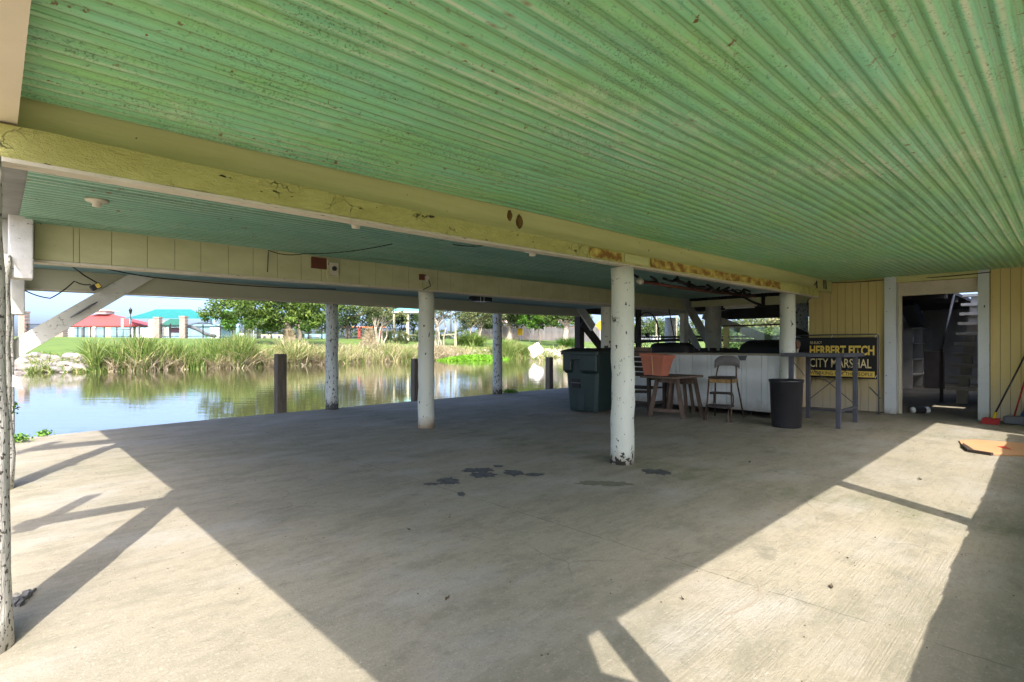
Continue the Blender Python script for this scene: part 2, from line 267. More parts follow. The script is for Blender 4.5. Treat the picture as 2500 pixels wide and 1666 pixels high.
# ------------------------------------------------------------------ mesh helpers
OFF = {}
class MB:
    def __init__(s): s.v = []; s.f = []
    def add(s, vs, fs):
        b = len(s.v); s.v += [tuple(p) for p in vs]; s.f += [tuple(i + b for i in q) for q in fs]; return s
    def box(s, x0, x1, y0, y1, z0, z1):
        return s.add([(x0, y0, z0), (x1, y0, z0), (x1, y1, z0), (x0, y1, z0), (x0, y0, z1), (x1, y0, z1), (x1, y1, z1), (x0, y1, z1)],
                     [(0, 3, 2, 1), (4, 5, 6, 7), (0, 1, 5, 4), (1, 2, 6, 5), (2, 3, 7, 6), (3, 0, 4, 7)])
    def bar(s, p0, p1, w_, h_, up=(0, 0, 1), w2=None, h2=None):
        p0, p1 = Vector(p0), Vector(p1); d = (p1 - p0).normalized(); u = Vector(up)
        if abs(d.dot(u)) > .97: u = Vector((1, 0, 0)) if abs(d.x) < .9 else Vector((0, 1, 0))
        r = d.cross(u).normalized(); u = r.cross(d).normalized(); w2 = w2 or w_; h2 = h2 or h_
        vs = [p0 - r * w_ / 2 - u * h_ / 2, p0 + r * w_ / 2 - u * h_ / 2, p0 + r * w_ / 2 + u * h_ / 2, p0 - r * w_ / 2 + u * h_ / 2,
              p1 - r * w2 / 2 - u * h2 / 2, p1 + r * w2 / 2 - u * h2 / 2, p1 + r * w2 / 2 + u * h2 / 2, p1 - r * w2 / 2 + u * h2 / 2]
        return s.add(vs, [(3, 2, 1, 0), (4, 5, 6, 7), (0, 1, 5, 4), (1, 2, 6, 5), (2, 3, 7, 6), (3, 0, 4, 7)])
    def tube(s, pts, r, n=8, caps=True):
        pts = [Vector(p) for p in pts]; rr = r if isinstance(r, (list, tuple)) else [r] * len(pts); rings = []
        pr = None
        for i, p in enumerate(pts):
            d = (pts[min(i + 1, len(pts) - 1)] - pts[max(i - 1, 0)]).normalized()
            if pr is None:
                a = Vector((0, 0, 1)) if abs(d.z) < .9 else Vector((1, 0, 0)); x = d.cross(a).normalized()
            else: x = (pr - d * pr.dot(d)).normalized()
            pr = x; y = d.cross(x)
            rings.append([p + (x * math.cos(2 * math.pi * k / n) + y * math.sin(2 * math.pi * k / n)) * rr[i] for k in range(n)])
        b = len(s.v)
        for q in rings: s.v += [tuple(a) for a in q]
        for i in range(len(pts) - 1):
            for k in range(n):
                a = b + i * n + k; c = b + i * n + (k + 1) % n; s.f.append((a, c, c + n, a + n))
        if caps: s.f.append(tuple(b + k for k in reversed(range(n)))); s.f.append(tuple(b + (len(pts) - 1) * n + k for k in range(n)))
        return s
    def lathe(s, prof, c=(0, 0, 0), n=20):
        b = len(s.v)
        for r, z in prof:
            for k in range(n): a = 2 * math.pi * k / n; s.v.append((c[0] + r * math.cos(a), c[1] + r * math.sin(a), c[2] + z))
        for i in range(len(prof) - 1):
            for k in range(n): a = b + i * n + k; d = b + i * n + (k + 1) % n; s.f.append((a, d, d + n, a + n))
        return s
    def prism(s, poly, ext):
        e = Vector(ext); n = len(poly); vs = [Vector(p) for p in poly]; vs += [p + e for p in vs]
        return s.add(vs, [tuple(reversed(range(n))), tuple(range(n, 2 * n))] + [(i, (i + 1) % n, n + (i + 1) % n, n + i) for i in range(n)])
    def xf(s, m, i0=0):
        for i in range(i0, len(s.v)): s.v[i] = tuple(m @ Vector(s.v[i]))
        return s
    def build(s, name, m, parent=None, smooth=False, bevel=0, local=False, **tg):
        me = bpy.data.meshes.new(name); off = Vector((0, 0, 0)) if (local or parent is None) else OFF.get(parent.name, Vector((0, 0, 0)))
        me.from_pydata([(a[0] - off.x, a[1] - off.y, a[2] - off.z) for a in s.v], [], s.f); me.materials.append(m)
        if smooth: me.polygons.foreach_set('use_smooth', [True] * len(me.polygons))
        me.update(); return link(name, me, parent, bevel, **tg)
def link(name, me, parent=None, bevel=0, loc=None, **tg):
    o = bpy.data.objects.new(name, me); C.objects.link(o)
    if parent: o.parent = parent; OFF[o.name] = OFF.get(parent.name, Vector((0, 0, 0)))
    if loc is not None: o.location = loc
    if bevel:
        b = o.modifiers.new('b', 'BEVEL'); b.width = bevel; b.segments = 2; b.limit_method = 'ANGLE'
    return tag(o, **tg)
def tag(o, label=None, cat=None, group=None, kind=None):
    if label: o['label'] = label
    if cat: o['category'] = cat
    if group: o['group'] = group
    if kind: o['kind'] = kind
    return o
def thing(name, label, cat, loc=(0, 0, 0), rz=0, group=None):
    o = bpy.data.objects.new(name, None); C.objects.link(o); o.location = loc; o.rotation_euler = (0, 0, rz); o.empty_display_size = .2
    OFF[o.name] = Vector(loc); return tag(o, label, cat, group)
def fastmesh(name, V, F, m, tone=None, smooth=False):
    me = bpy.data.meshes.new(name); V = np.asarray(V, 'f'); F = np.asarray(F, 'i'); k = F.shape[1]
    me.vertices.add(len(V)); me.vertices.foreach_set('co', V.ravel()); me.loops.add(F.size); me.loops.foreach_set('vertex_index', F.ravel())
    me.polygons.add(len(F)); me.polygons.foreach_set('loop_start', np.arange(0, F.size, k, dtype='i'))
    if tone is not None:
        a = me.attributes.new('tone', 'FLOAT', 'POINT'); a.data.foreach_set('value', np.asarray(tone, 'f'))
    me.materials.append(m); me.update(calc_edges=True)
    if smooth: me.polygons.foreach_set('use_smooth', [True] * len(me.polygons))
    return me
def blades(base, hts, wid, lean=.35, bend=.5, segs=4, tone=None):
    """ribbons rising from base points"""
    n = len(base); az = rs.uniform(0, 2 * np.pi, n); ln = np.abs(rs.normal(0, lean, n)); bd = np.abs(rs.normal(0, bend, n))
    t = np.linspace(0, 1, segs + 1); ang = rs.uniform(0, np.pi, n)
    hor = hts[:, None] * (ln[:, None] * t + bd[:, None] * t ** 2.5); ver = hts[:, None] * (t - .35 * np.minimum(bd, 1.6)[:, None] * t ** 3)
    P = np.zeros((n, segs + 1, 3)); P[..., 0] = base[:, 0:1] + hor * np.cos(az)[:, None]; P[..., 1] = base[:, 1:2] + hor * np.sin(az)[:, None]; P[..., 2] = base[:, 2:3] + ver
    wv = (wid * (1 - t ** 2 * .92))[None, :, None] * np.stack([np.cos(ang), np.sin(ang), np.zeros(n)], -1)[:, None, :] * rs.uniform(.6, 1.3, (n, 1, 1))
    V = np.stack([P - wv / 2, P + wv / 2], 2).reshape(-1, 3); s2 = 2 * (segs + 1)
    q = np.array([[2 * i, 2 * i + 1, 2 * i + 3, 2 * i + 2] for i in range(segs)]); F = (np.arange(n)[:, None, None] * s2 + q[None]).reshape(-1, 4)
    return V, F, np.repeat(tone, s2)
def leaves(cen, size, tone, flat=.0):
    n = len(cen); a = rs.normal(size=(n, 3)); a /= np.linalg.norm(a, axis=1)[:, None]; b = rs.normal(size=(n, 3)); b -= a * (a * b).sum(1)[:, None]; b /= np.linalg.norm(b, axis=1)[:, None]
    s = (size * rs.uniform(.6, 1.4, n))[:, None]
    V = np.stack([cen - a * s, cen - b * s * .45, cen + a * s, cen + b * s * .45], 1).reshape(-1, 3)
    return V, np.arange(4 * n).reshape(-1, 4), np.repeat(tone, 4)
def spot(px, F, z=None):
    """world position seen F metres ahead at column px of a 2353 px wide picture"""
    r = (px - 1176.5) / 1240 * F; X = r * .7206 + F * .6934; Y = -r * .6934 + F * .7206
    return Vector((X, Y, ground(X, Y) if z is None else z))
def hz(py, F): return 1.2 + (795 - py) / 1240 * F

# ------------------------------------------------------------------ setting: ground, water, slab
def ybank(X):
    X = np.asarray(X, float)
    return np.interp(X, [-60, 0, 4, 12, 16, 28, 45, 65, 90], [44, 43.5, 42, 42, 43, 48, 48.5, 49, 49]) + .35 * np.sin(X * .8) + .2 * np.sin(X * 2.3 + 1)
def gz(X, Y):
    X = np.asarray(X, float); Y = np.asarray(Y, float)
    d = np.maximum(Y - ybank(X), (X - 84) * .8)
    far = np.where(d < 3.2, -.4 + d * .30, np.where(d < 28, .56 + (d - 3.2) * .06, 2.05 + np.minimum(d - 28, 45) * .013))
    far = far + np.clip((X - 25) / 40, 0, 1) * .45 * np.clip(d / 10, 0, 1) + .04 * np.sin(X * .7) * np.sin(Y * .5) * np.clip(d, 0, 1)
    far = np.where(d < 0, np.maximum(-1.8, -.4 + d * .8), far)
    near = -.14 + 0 * X
    edge = 9.3
    return np.where(Y < edge, np.where(X < 84, near, np.maximum(near, far)), np.where((Y < edge + 1.5) & (d < 0), -1.8, far))
def ground(X, Y): return float(gz(X, Y))
def grid(xs, ys):
    XX, YY = np.meshgrid(xs, ys); V = np.stack([XX, YY, gz(XX, YY)], -1).reshape(-1, 3); nx = len(xs); ny = len(ys)
    i = np.arange(nx - 1)[None, :] + nx * np.arange(ny - 1)[:, None]
    return V, np.stack([i, i + 1, i + 1 + nx, i + nx], -1).reshape(-1, 4)
xs = np.concatenate([np.linspace(-900, -70, 14), np.linspace(-60, 110, 150), np.linspace(120, 1500, 24)])
ys = np.concatenate([np.linspace(-700, -20, 10), np.linspace(-15, 9, 9), [9.29, 9.35], np.linspace(11, 40, 12), np.linspace(41, 60, 60), np.linspace(61, 130, 70), np.linspace(150, 1800, 24)])
V, F = grid(xs, ys)
gm, gd = mat('lawn_grass', (.105, .165, .028), (.065, .115, .02), rough=.9, scale=.35, bump=1, bscale=9)
n_, l_ = gd['n'], gd['l']
sp_ = n_.new('ShaderNodeSeparateXYZ'); l_.new(gd['co'], sp_.inputs[0])
gc = gd['mix'](gd['math']('MULTIPLY', gd['ramp'](gd['noise'](14, (1, 1, 1), 4, .8), .45, .7), .5), gd['col'], (.17, .20, .05))
zz = gd['math']('ADD', sp_.outputs[2], gd['math']('MULTIPLY', gd['noise'](1.5, (1, 1, 1)), .35))
gc = gd['mix'](gd['ramp'](zz, .35, .62, (1, 1, 1, 1), (0, 0, 0, 1)), gc, gd['mix'](gd['ramp'](gd['noise'](5, (1, 1, 1)), .4, .6), (.20, .16, .10), (.12, .14, .04)))
l_.new(gc, gd['b'].inputs['Base Color'])
link('ground', fastmesh('ground', V, F, gm, smooth=True), kind='structure')
# water
wm = bpy.data.materials.new('canal_water'); wm.use_nodes = True; wn = wm.node_tree.nodes; wl = wm.node_tree.links; wb = wn['Principled BSDF']
wb.inputs['Base Color'].default_value = (.06, .056, .026, 1); wb.inputs['Roughness'].default_value = .025; wb.inputs['IOR'].default_value = 1.45; wb.inputs['Specular IOR Level'].default_value = .5
wg = wn.new('ShaderNodeNewGeometry'); wmp = wn.new('ShaderNodeMapping'); wmp.inputs['Scale'].default_value = (1.0, 1.0, 1); wmp.inputs['Rotation'].default_value = (0, 0, R(44)); wl.new(wg.outputs['Position'], wmp.inputs[0])
wmp2 = wn.new('ShaderNodeMapping'); wmp2.inputs['Scale'].default_value = (.35, 1.7, 1); wl.new(wmp.outputs[0], wmp2.inputs[0])
wt = wn.new('ShaderNodeTexNoise'); wt.inputs['Scale'].default_value = 1.6; wt.inputs['Detail'].default_value = 4; wl.new(wmp2.outputs[0], wt.inputs[0])
wbp = wn.new('ShaderNodeBump'); wbp.inputs['Strength'].default_value = .15; wbp.inputs['Distance'].default_value = .03; wl.new(wt.outputs[0], wbp.inputs['Height']); wl.new(wbp.outputs[0], wb.inputs['Normal'])
MB().add([(-400, 9.0, -.4), (130, 9.0, -.4), (130, 60, -.4), (-400, 60, -.4)], [(0, 1, 2, 3)]).build('water', wm, kind='structure')
# slab
edge = [(-30, 8.2), (-12, 8.95), (.2, 9.48), (2.7, 9.76), (6, 9.9), (11.4, 10.08), (18, 10.3), (24, 10.5)]
top = [(-30, -30), (24, -30)] + list(reversed(edge))
mb = MB().prism([(x, y, -.5) for x, y in top], (0, 0, .5)); mb.build('concrete_floor', CONC, kind='structure')

# ------------------------------------------------------------------ corrugated ceilings
PER = .08; NP_ = 9; SW = PER * NP_
def zc(X, Y): return 2.275 + .0125 * X + .006 * math.sin(X * 1.3 + Y)
def sheet_mesh(L, x0, y0, zf, seg=16):
    xs = np.linspace(0, L, max(2, int(L / .4))); nyy = NP_ * seg + 5; ysl = np.linspace(-.015, SW + .015, nyy)
    V = []; nx = len(xs)
    for y in ysl:
        for x in xs:
            V.append((x, y, -.0075 * max(-1, min(1, 1.7 * math.cos(2 * math.pi * (y + y0) / PER) + .35)) + zf(x + x0, y + y0)))
    i = np.arange(nx - 1)[None, :] + nx * np.arange(nyy - 1)[:, None]
    return np.array(V), np.stack([i, i + nx, i + 1 + nx, i + 1], -1).reshape(-1, 4)
def ceiling_bay(rootname, x_edges, y0, ny, zf, m, label=None, jit=0):
    root = bpy.data.objects.new(rootname, None); C.objects.link(root); root['kind'] = 'structure'
    for j in range(ny):
        off = (.25 if j % 2 else 0) * jit
        for i in range(len(x_edges) - 1):
            xa = x_edges[i] + (off if i else 0); xb = x_edges[i + 1] + (off if i + 1 < len(x_edges) - 1 else 0) + .06; ya = y0 + j * SW
            dz = (i % 2) * .004 + (j % 2) * .0022
            V, F = sheet_mesh(xb - xa, xa, ya, lambda X, Y: zf(X, Y) + dz)
            o = link('corrugated_sheet', fastmesh('corrugated_sheet', V, F, m, smooth=True), root, loc=(xa, ya, 0))
ceiling_bay('ceiling', [.078, 2.6, 5.4, 8.2, 11.52], -.56, 5, zc, GREEN, jit=1)        # y -.56 .. 3.04
V, F = sheet_mesh(11.44, .078, 3.04, zc)
keep = V[:, 1] <= .165
# last narrow strip up to the upper board
ys_ = np.unique(V[:, 1]); nx_ = len(V) // len(ys_); k_ = int(keep.sum() // nx_)
V2 = V[:k_ * nx_]; i = np.arange(nx_ - 1)[None, :] + nx_ * np.arange(k_ - 1)[:, None]
link('corrugated_sheet', fastmesh('corrugated_sheet', V2, np.stack([i, i + nx_, i + 1 + nx_, i + 1], -1).reshape(-1, 4), GREEN, smooth=True), bpy.data.objects['ceiling'], loc=(.078, 3.04, 0))
def zc2(X, Y): return 2.30 + .003 * X + .008 * math.sin(X * .9 + Y * 2)
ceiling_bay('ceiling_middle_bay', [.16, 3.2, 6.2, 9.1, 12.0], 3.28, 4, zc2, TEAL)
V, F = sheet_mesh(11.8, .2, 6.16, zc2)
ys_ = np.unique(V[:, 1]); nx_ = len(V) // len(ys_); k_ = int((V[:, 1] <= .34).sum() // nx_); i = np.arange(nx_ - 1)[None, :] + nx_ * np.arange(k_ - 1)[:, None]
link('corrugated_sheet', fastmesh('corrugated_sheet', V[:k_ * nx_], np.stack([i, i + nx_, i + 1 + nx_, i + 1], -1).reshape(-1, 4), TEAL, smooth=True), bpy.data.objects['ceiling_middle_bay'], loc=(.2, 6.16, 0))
# blue board ceiling of the water bay
root = bpy.data.objects.new('ceiling_water_bay', None); C.objects.link(root); root['kind'] = 'structure'
for j in range(12):
    y = 6.72 + j * .26
    MB().box(.3, 12.0, y + .003, y + .257, 2.235 + .002 * (j % 2), 2.255).build('ceiling_board', BLUE, root)
# roof deck (floor of the house above) plus outer slabs added for shade
MB().box(-.08, 11.62, -.35, 3.6, 2.47, 2.6).box(-.08, 14.6, 3.6, 10.15, 2.47, 2.6).box(9.45, 12.05, -5.0, -.36, 2.55, 2.68).box(14.601, 20, 6.2, 10.15, 2.42, 2.55).build('roof_deck_and_shade_slabs', UNDER, kind='structure')

# ------------------------------------------------------------------ beams
def sagbeam(name, pts, y0, y1, m, parent=None, step=.35, rough=0, **tg):
    """box beam along X; pts = [(X, zbottom, ztop)]"""
    X = [p[0] for p in pts]; n = int((X[-1] - X[0]) / step) + 2; mb = MB(); prev = None
    r2 = random.Random(int(y0 * 100) + n)
    for i in range(n):
        x = X[0] + (X[-1] - X[0]) * i / (n - 1); zb = float(np.interp(x, X, [p[1] for p in pts])) + r2.uniform(-rough, rough); zt = float(np.interp(x, X, [p[2] for p in pts])) + r2.uniform(-rough, rough)
        b = len(mb.v); q = r2.uniform(-rough, rough); mb.v += [(x, y0 + q, zb), (x, y1, zb), (x, y1, zt), (x, y0 + q, zt)]
        if i == 0: mb.f.append((b, b + 1, b + 2, b + 3)[::-1])
        else:
            for k in range(4): a = b - 4 + k; c = b - 4 + (k + 1) % 4; mb.f.append((a, c, c + 4, a + 4))
        if i == n - 1: mb.f.append((b, b + 1, b + 2, b + 3))
    return mb.build(name, m, parent, **tg)
bc = thing('timber_beam', 'rough yellow ceiling beam on the two nearest round posts', 'beam', (0, 3.08, 2))
sagbeam('beam_timber', [(-.9, 2.0, 2.13), (0, 1.985, 2.125), (2.2, 1.99, 2.11), (4.4, 2.015, 2.125), (6, 2.03, 2.14), (10.42, 2.06, 2.20)], 3.08, 3.168, YBEAM, bc, .12, .0035)
sagbeam('bottom_trim', [(-.9, 1.982, 1.9985), (0, 1.967, 1.9835), (2.2, 1.972, 1.9885), (4.4, 1.997, 2.0135), (6, 2.012, 2.0285), (10.42, 2.042, 2.0585)], 3.077, 3.172, TRIM, bc, .3, .001)
sagbeam('upper_board', [(-.08, 2.13, 2.30), (4.4, 2.13, 2.36), (11.49, 2.21, 2.45)], 3.17, 3.22, YBOARD, bc, .5)
def blob_patch(X0, X1, Z0, Z1, Y, th, m, name, parent, seed, **tg):
    r2 = random.Random(seed); n = 26; poly = []
    for i in range(n): x = X0 + (X1 - X0) * i / (n - 1); poly.append((x, Y, Z0(x) + r2.uniform(0, .018)))
    for i in range(n): x = X1 - (X1 - X0) * i / (n - 1); poly.append((x, Y, Z1(x) - r2.uniform(0, .018)))
    return MB().prism(poly, (0, -th, 0)).build(name, m, parent, **tg)
zb_ = lambda x: float(np.interp(x, [4.4, 6, 10.42], [2.015, 2.03, 2.06])) + .004; zt_ = lambda x: float(np.interp(x, [4.4, 6, 10.42], [2.125, 2.14, 2.2])) - .004
blob_patch(3.95, 4.45, lambda x: 2.02, lambda x: 2.118, 3.0735, .004, RUSTY, 'rust_stain', bc, 3)
blob_patch(4.98, 8.6, zb_, zt_, 3.0735, .004, RUSTY, 'rust_stain', bc, 4)
MB().box(4.5, 4.93, 3.068, 3.076, 2.03, 2.115).build('splice_plate', YBOARD, bc, bevel=.003)
# rim joist on the left edge
MB().box(-.08, .075, -.45, 3.165, 2.135, 2.46).build('rim_joist', M_('rim_cream_paint', (.62, .53, .38), (.54, .46, .32), scale=2, bump=.1), label='smooth cream edge joist on top of the beam end, top left corner', cat='beam')
MB().prism([(-.08, 3.225, 2.315), (.17, 3.225, 2.315), (.235, 6.3, 2.315), (.27, 9.6, 2.315), (-.08, 9.6, 2.315)], (0, 0, .14)).build('rim_joist', M_('dark_grey_joist', (.26, .26, .24), (.17, .17, .155), scale=5, bump=.3), label='grey edge joist running back above the left posts', cat='beam')
MB().box(-.87, -.76, 3.05, 3.078, 1.9, 2.8).build('beam_end_board', GREYW, bc)
MB().box(-.90, -.78, 2.96, 3.05, 2.1, 2.3).build('end_fixture', GREYW, bc)
# beam B: vertical board fascia
bb = thing('fascia_beam', 'middle beam faced with short vertical cream boards and junction boxes', 'beam', (.3, 6.55, 2))
seam = [.27, .54, .585, .83, 1.12, 1.36, 1.60, 1.87, 2.13, 2.40, 2.68]
while seam[-1] < 12.2: seam.append(seam[-1] + .262 + rnd.uniform(-.03, .03))
for a, b in zip(seam, seam[1:]):
    zb = 1.975 + .0085 * a; MB().box(a + .0022, b - .0022, 6.45 + rnd.uniform(0, .004), 6.475, zb, 2.33).build('fascia_board', FASC, bb)
MB().box(-.8, 12.3, 6.476, 6.60, 1.99, 2.31).build('beam_core', GREYW, bb); MB().box(-.85, -.74, 6.42, 6.47, 1.9, 2.75).build('beam_end_board', GREYW, bb)
sagbeam('bottom_trim', [(.2, 1.95, 1.972), (12.3, 2.06, 2.082)], 6.445, 6.61, TRIM, bb, 1)
# beam A
ba = thing('waterside_beam', 'plain cream beam over the canal edge, farthest of the long beams', 'beam', (.3, 9.65, 2))
sagbeam('beam_board', [(.3, 1.965, 2.235), (4.5, 2.015, 2.235), (9, 2.01, 2.235), (12.1, 2.06, 2.235)], 9.60, 9.66, BEAMA, ba, .8)
sagbeam('beam_lip', [(.3, 1.945, 1.963), (4.5, 1.995, 2.013), (9, 1.99, 2.008), (12.1, 2.04, 2.058)], 9.59, 9.80, TRIM, ba, .8)
# off-camera near edge of the canopy: beam D, its posts, and added boards that shade the floor
MB().bar((-.08, -.30, 2.22), (11.5, -.12, 2.30), .16, .30).build('timber_beam', YBEAM, label='canopy edge beam behind the photographer', cat='beam')
def post(x, y, r, z1, m, label, lean=(0, 0), seed=0, wob=.006, group=None, rough=0):
    r2 = random.Random(seed); mb = MB(); n = 14; pts = []; rr = []
    for i in range(n):
        t = i / (n - 1); pts.append((lean[0] * t + r2.uniform(-wob, wob), lean[1] * t + r2.uniform(-wob, wob), -.01 + (z1 + .01) * t)); rr.append(r * (1.02 - .05 * t) + r2.uniform(-rough, rough))
    mb.tube(pts, rr, 28)
    o = mb.build('round_post', m, None, smooth=True, label=label, cat='post', group=group); o.location = (x, y, 0); return o
post(4.655, 3.2, .118, 2.0, POST, 'thick white round post with chipped paint, nearest in the middle of the floor', seed=1)
post(9.27, 3.2, .118, 2.045, POSTB, 'round post rising through the right end of the white bar counter', seed=2)
post(4.6, 6.6, .118, 2.0, POSTB, 'round post with brown foot and black knot holes, centre left of the floor', seed=3)
post(9.03, 6.6, .118, 2.04, POST, 'round post behind the slatted bench and the green wheeled bin', seed=4)
post(4.64, 9.75, .115, 2.0, POSTW, 'speckled round post on the canal edge beside the square wooden pile', seed=5)
post(9.1, 9.98, .118, 2.0, POSTW, 'grey white round post on the canal edge with a weed at its foot', seed=6)
post(-.047, 2.98, .11, 1.96, PEEL, 'peeling white post cut by the left picture edge, nearest the camera', lean=(-.034, .02), seed=7, wob=.003, rough=.003)
post(.045, 6.2, .09, 1.96, PEEL, 'crooked peeling post on the left, second from the camera', lean=(-.03, .04), seed=8, wob=.009, rough=.005)
post(.135, 9.42, .065, 1.96, PEEL, 'thin grey post on the canal edge at far left, third in its row', lean=(-.0, .05), seed=9, wob=.006)
post(-.02, -.28, .11, 2.1, POST, 'canopy corner post behind the photographer', seed=10)
post(4.35, -.28, .085, 2.1, POST, 'middle canopy post behind the photographer', seed=11)
MB().prism([(0, -.29, 0), (.875, -.29, 0), (.875, -.29, 1.5), (.86, -.29, 1.58), (.745, -.29, 1.72), (.80, -.29, 1.98), (.8, -.29, 2.15), (0, -.29, 2.15)], (0, .03, 0)).box(.885, .935, -.29, -.26, 0, 2.2).box(.95, 1.0, -.29, -.26, 0, 2.2).build('sun_block_screen', BRACE, label='narrow unseen board added to shape the sun slivers, behind the photographer', cat='fence')  # added out of view, outline cut to let slivers of sun through
# unseen low and tall boards, added outside to shade the floor at the right
f = thing('low_sun_block', 'low row of unseen boards added to shade the floor, behind the photographer', 'fence', (1.3, -.3, 0))
x = -.0
while x < 9.4:
    wd = .14; zt = .76 + .03 * x + rnd.uniform(-.012, .012); MB().box(x, x + wd - .0, -.31, -.285, 0, zt).build('sun_block_board', WHP, f); x += wd - .003
f = thing('sun_block_screen', 'tall unseen boards added to shade the right floor end, behind the photographer', 'fence', (9.4, -.3, 0))
for i in range(11):
    x = 9.47 + i * .19; MB().box(x, x + .19, -.5, -.47, 0, 2.54).build('sun_block_board', WHP, f)

# hanging timber ends at the left
def block(x0, x1, y0, y1, z0, z1, label, m=WHITEW):
    mb = MB().box(x0, x1, y0, y1, z0, z1); mb.build('timber_block', m, bevel=.012, label=label, cat='timber')
block(.095, .255, 6.25, 6.44, 1.78, 2.36, 'big cracked white timber end above the second left post, partly sunlit')
block(.165, .30, 9.36, 9.57, 1.60, 2.3, 'smaller grey timber end over the third left post', GREYW)
block(.16, .235, 11.2, 11.5, 1.30, 1.78, 'small grey block hanging beyond the left posts over the water', GREYW)
o = MB().bar((.1, 9.555, 1.07), (1.70, 9.555, 2.32), .06, .215, up=(0, 0, 1)).build('diagonal_brace', BRACE, bevel=.006, label='wide pale diagonal brace with a boat cleat, at the left over the canal', cat='brace')
cl = thing('boat_cleat', 'grey metal boat cleat on the left diagonal brace', 'cleat', (.9, 9.5, 1.68))
d_ = Vector((1.62, 0, 1.27)).normalized(); pc = Vector((.91, 9.485, 1.70))
MB().tube([pc - d_ * .19, pc - d_ * .1 + Vector((0, -.012, 0)), pc + d_ * .1 + Vector((0, -.012, 0)), pc + d_ * .19], [.007, .014, .014, .007], 8).build('horn', GALV, cl, True)
for k in (-1, 1): MB().tube([pc + d_ * .055 * k + Vector((0, .04, 0)), pc + d_ * .055 * k - Vector((0, .01, 0))], .014, 8).build('cleat_foot', GALV, cl, True)

# ------------------------------------------------------------------ yellow storage building
sb = thing('storage_building', 'yellow board storage room with an open white framed doorway', 'building', (11.5, 2, 0))
def wallrun(y0, y1, w_=.1235):
    n = max(1, round((y1 - y0) / w_)); s_ = (y1 - y0) / n
    for i in range(n):
        a = y0 + i * s_; MB().box(11.5 + rnd.uniform(0, .003), 11.53, a + .0028, a + s_ - .0028, .012, 2.44).build('wall_board', WALL, sb)
wallrun(2.33, 3.58); wallrun(-1.0, .915)
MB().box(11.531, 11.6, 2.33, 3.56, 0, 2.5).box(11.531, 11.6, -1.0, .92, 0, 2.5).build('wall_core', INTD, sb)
fr = MB().box(11.42, 11.6, 2.15, 2.325, 0, 2.42).build('door_jamb', JAMB, sb, bevel=.005)
MB().box(11.42, 11.6, .92, 1.06, 0, 2.42).build('door_jamb', JAMB, sb, bevel=.005)
MB().box(11.435, 11.6, 1.062, 2.148, 2.31, 2.42).build('door_head_trim', YBOARD, sb, bevel=.004)
MB().box(11.56, 11.62, 1.062, 2.148, 2.08, 2.308).build('door_header', TRIM, sb, bevel=.004)
MB().box(11.6, 11.66, 2.10, 2.148, 0, 2.08).build('door_stop', CREAMP, sb)
MB().box(11.601, 23, 3.5, 3.56, 0, 2.5).box(22.5, 22.56, -1, 3.5, 0, 2.5).box(11.601, 23, -1.06, -1.0, 0, 2.5).build('inner_wall', INTW, sb)
# its roof: stair hole widened for light, slot added to cast a sun strip
mb = MB().box(11.6, 12.15, -1, 3.56, 2.42, 2.5).box(12.15, 12.45, -.15, 3.56, 2.42, 2.5).box(12.15, 12.45, -1, -.7, 2.42, 2.5).box(12.45, 15.1, -1, 3.56, 2.42, 2.5).box(15.1, 20, 1.95, 3.56, 2.42, 2.5).box(15.1, 20, -1, .6, 2.42, 2.5).box(20, 23, -1, 3.56, 2.42, 2.5)
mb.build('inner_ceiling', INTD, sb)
MB().box(14.2, 20, .5, .59, 2.51, 4.2).build('stair_sun_block', INTW, sb)  # unseen wall added to keep direct sun out of the room below
for i in range(5): MB().box(14 + i * 1.6, 14.05 + i * 1.6, 1.97, 3.5, 2.28, 2.419).build('ceiling_joist', INTD, sb)
sh = thing('wall_shelf', 'dark shelf with small bottles inside the doorway', 'shelf', (19, 3.2, 0))
for z in (.35, .8, 1.25, 1.7): MB().box(18.5, 21.5, 3.1, 3.49, z, z + .03).build('shelf_board', INTW, sh)
for x in (18.5, 20, 21.5): MB().box(x, x + .04, 3.1, 3.49, 0, 1.9).build('upright', INTW, sh)
MB().bar((16.5, 2.9, 2.35), (18.5, 3.0, 1.85), .3, .3).build('duct', BLACK, None, label='dark slanting duct under the storeroom ceiling', cat='duct')
MB().box(18.9, 18.96, 2.45, 2.9, .02, 1.05).build('leaning_board', INTD, None, label='dark board leaning inside the storeroom', cat='board')
for k in range(3):
    tag(MB().lathe([(0, 0), (.04, 0), (.04, .16), (.015, .2), (.015, .24), (0, .24)], (18.7 + .14 * k, 3.2, 1.28), 10).build('bottle', WHITE if k != 1 else GREYP, None, True), ['left white bottle on the dark storeroom shelf', 'grey bottle between the two white ones on the shelf', 'right white bottle on the dark storeroom shelf'][k], 'bottle', 'bottles on the storeroom shelf')
st = thing('wooden_stair', 'open wooden stair climbing inside the doorway', 'stairs', (14.4, 1.4, 0))
for k in range(10):
    x = 14.35 + k * .262; z = .28 + k * .232; MB().box(x, x + .27, .62, 1.83, z, z + .065).build('tread', TREAD, st, bevel=.004)
    MB().box(x + .1, x + .24, 1.5, 1.68, z - .17 if k else 0, z - .002).build('stringer_block', TREAD, st)
MB().bar((14.55, 1.60, .02), (17.0, 1.60, 2.16), .05, .14).build('stringer', INTW, st); MB().bar((14.55, .75, .02), (17.0, .75, 2.16), .05, .14).build('stringer', INTW, st)
MB().tube([(14.6, 1.95, 1.1), (16.4, 1.95, 2.4)], .025, 8).build('handrail', GALV, st, True); MB().box(14.62, 14.68, 1.92, 1.98, 0, 1.12).build('rail_post', INTD, st)

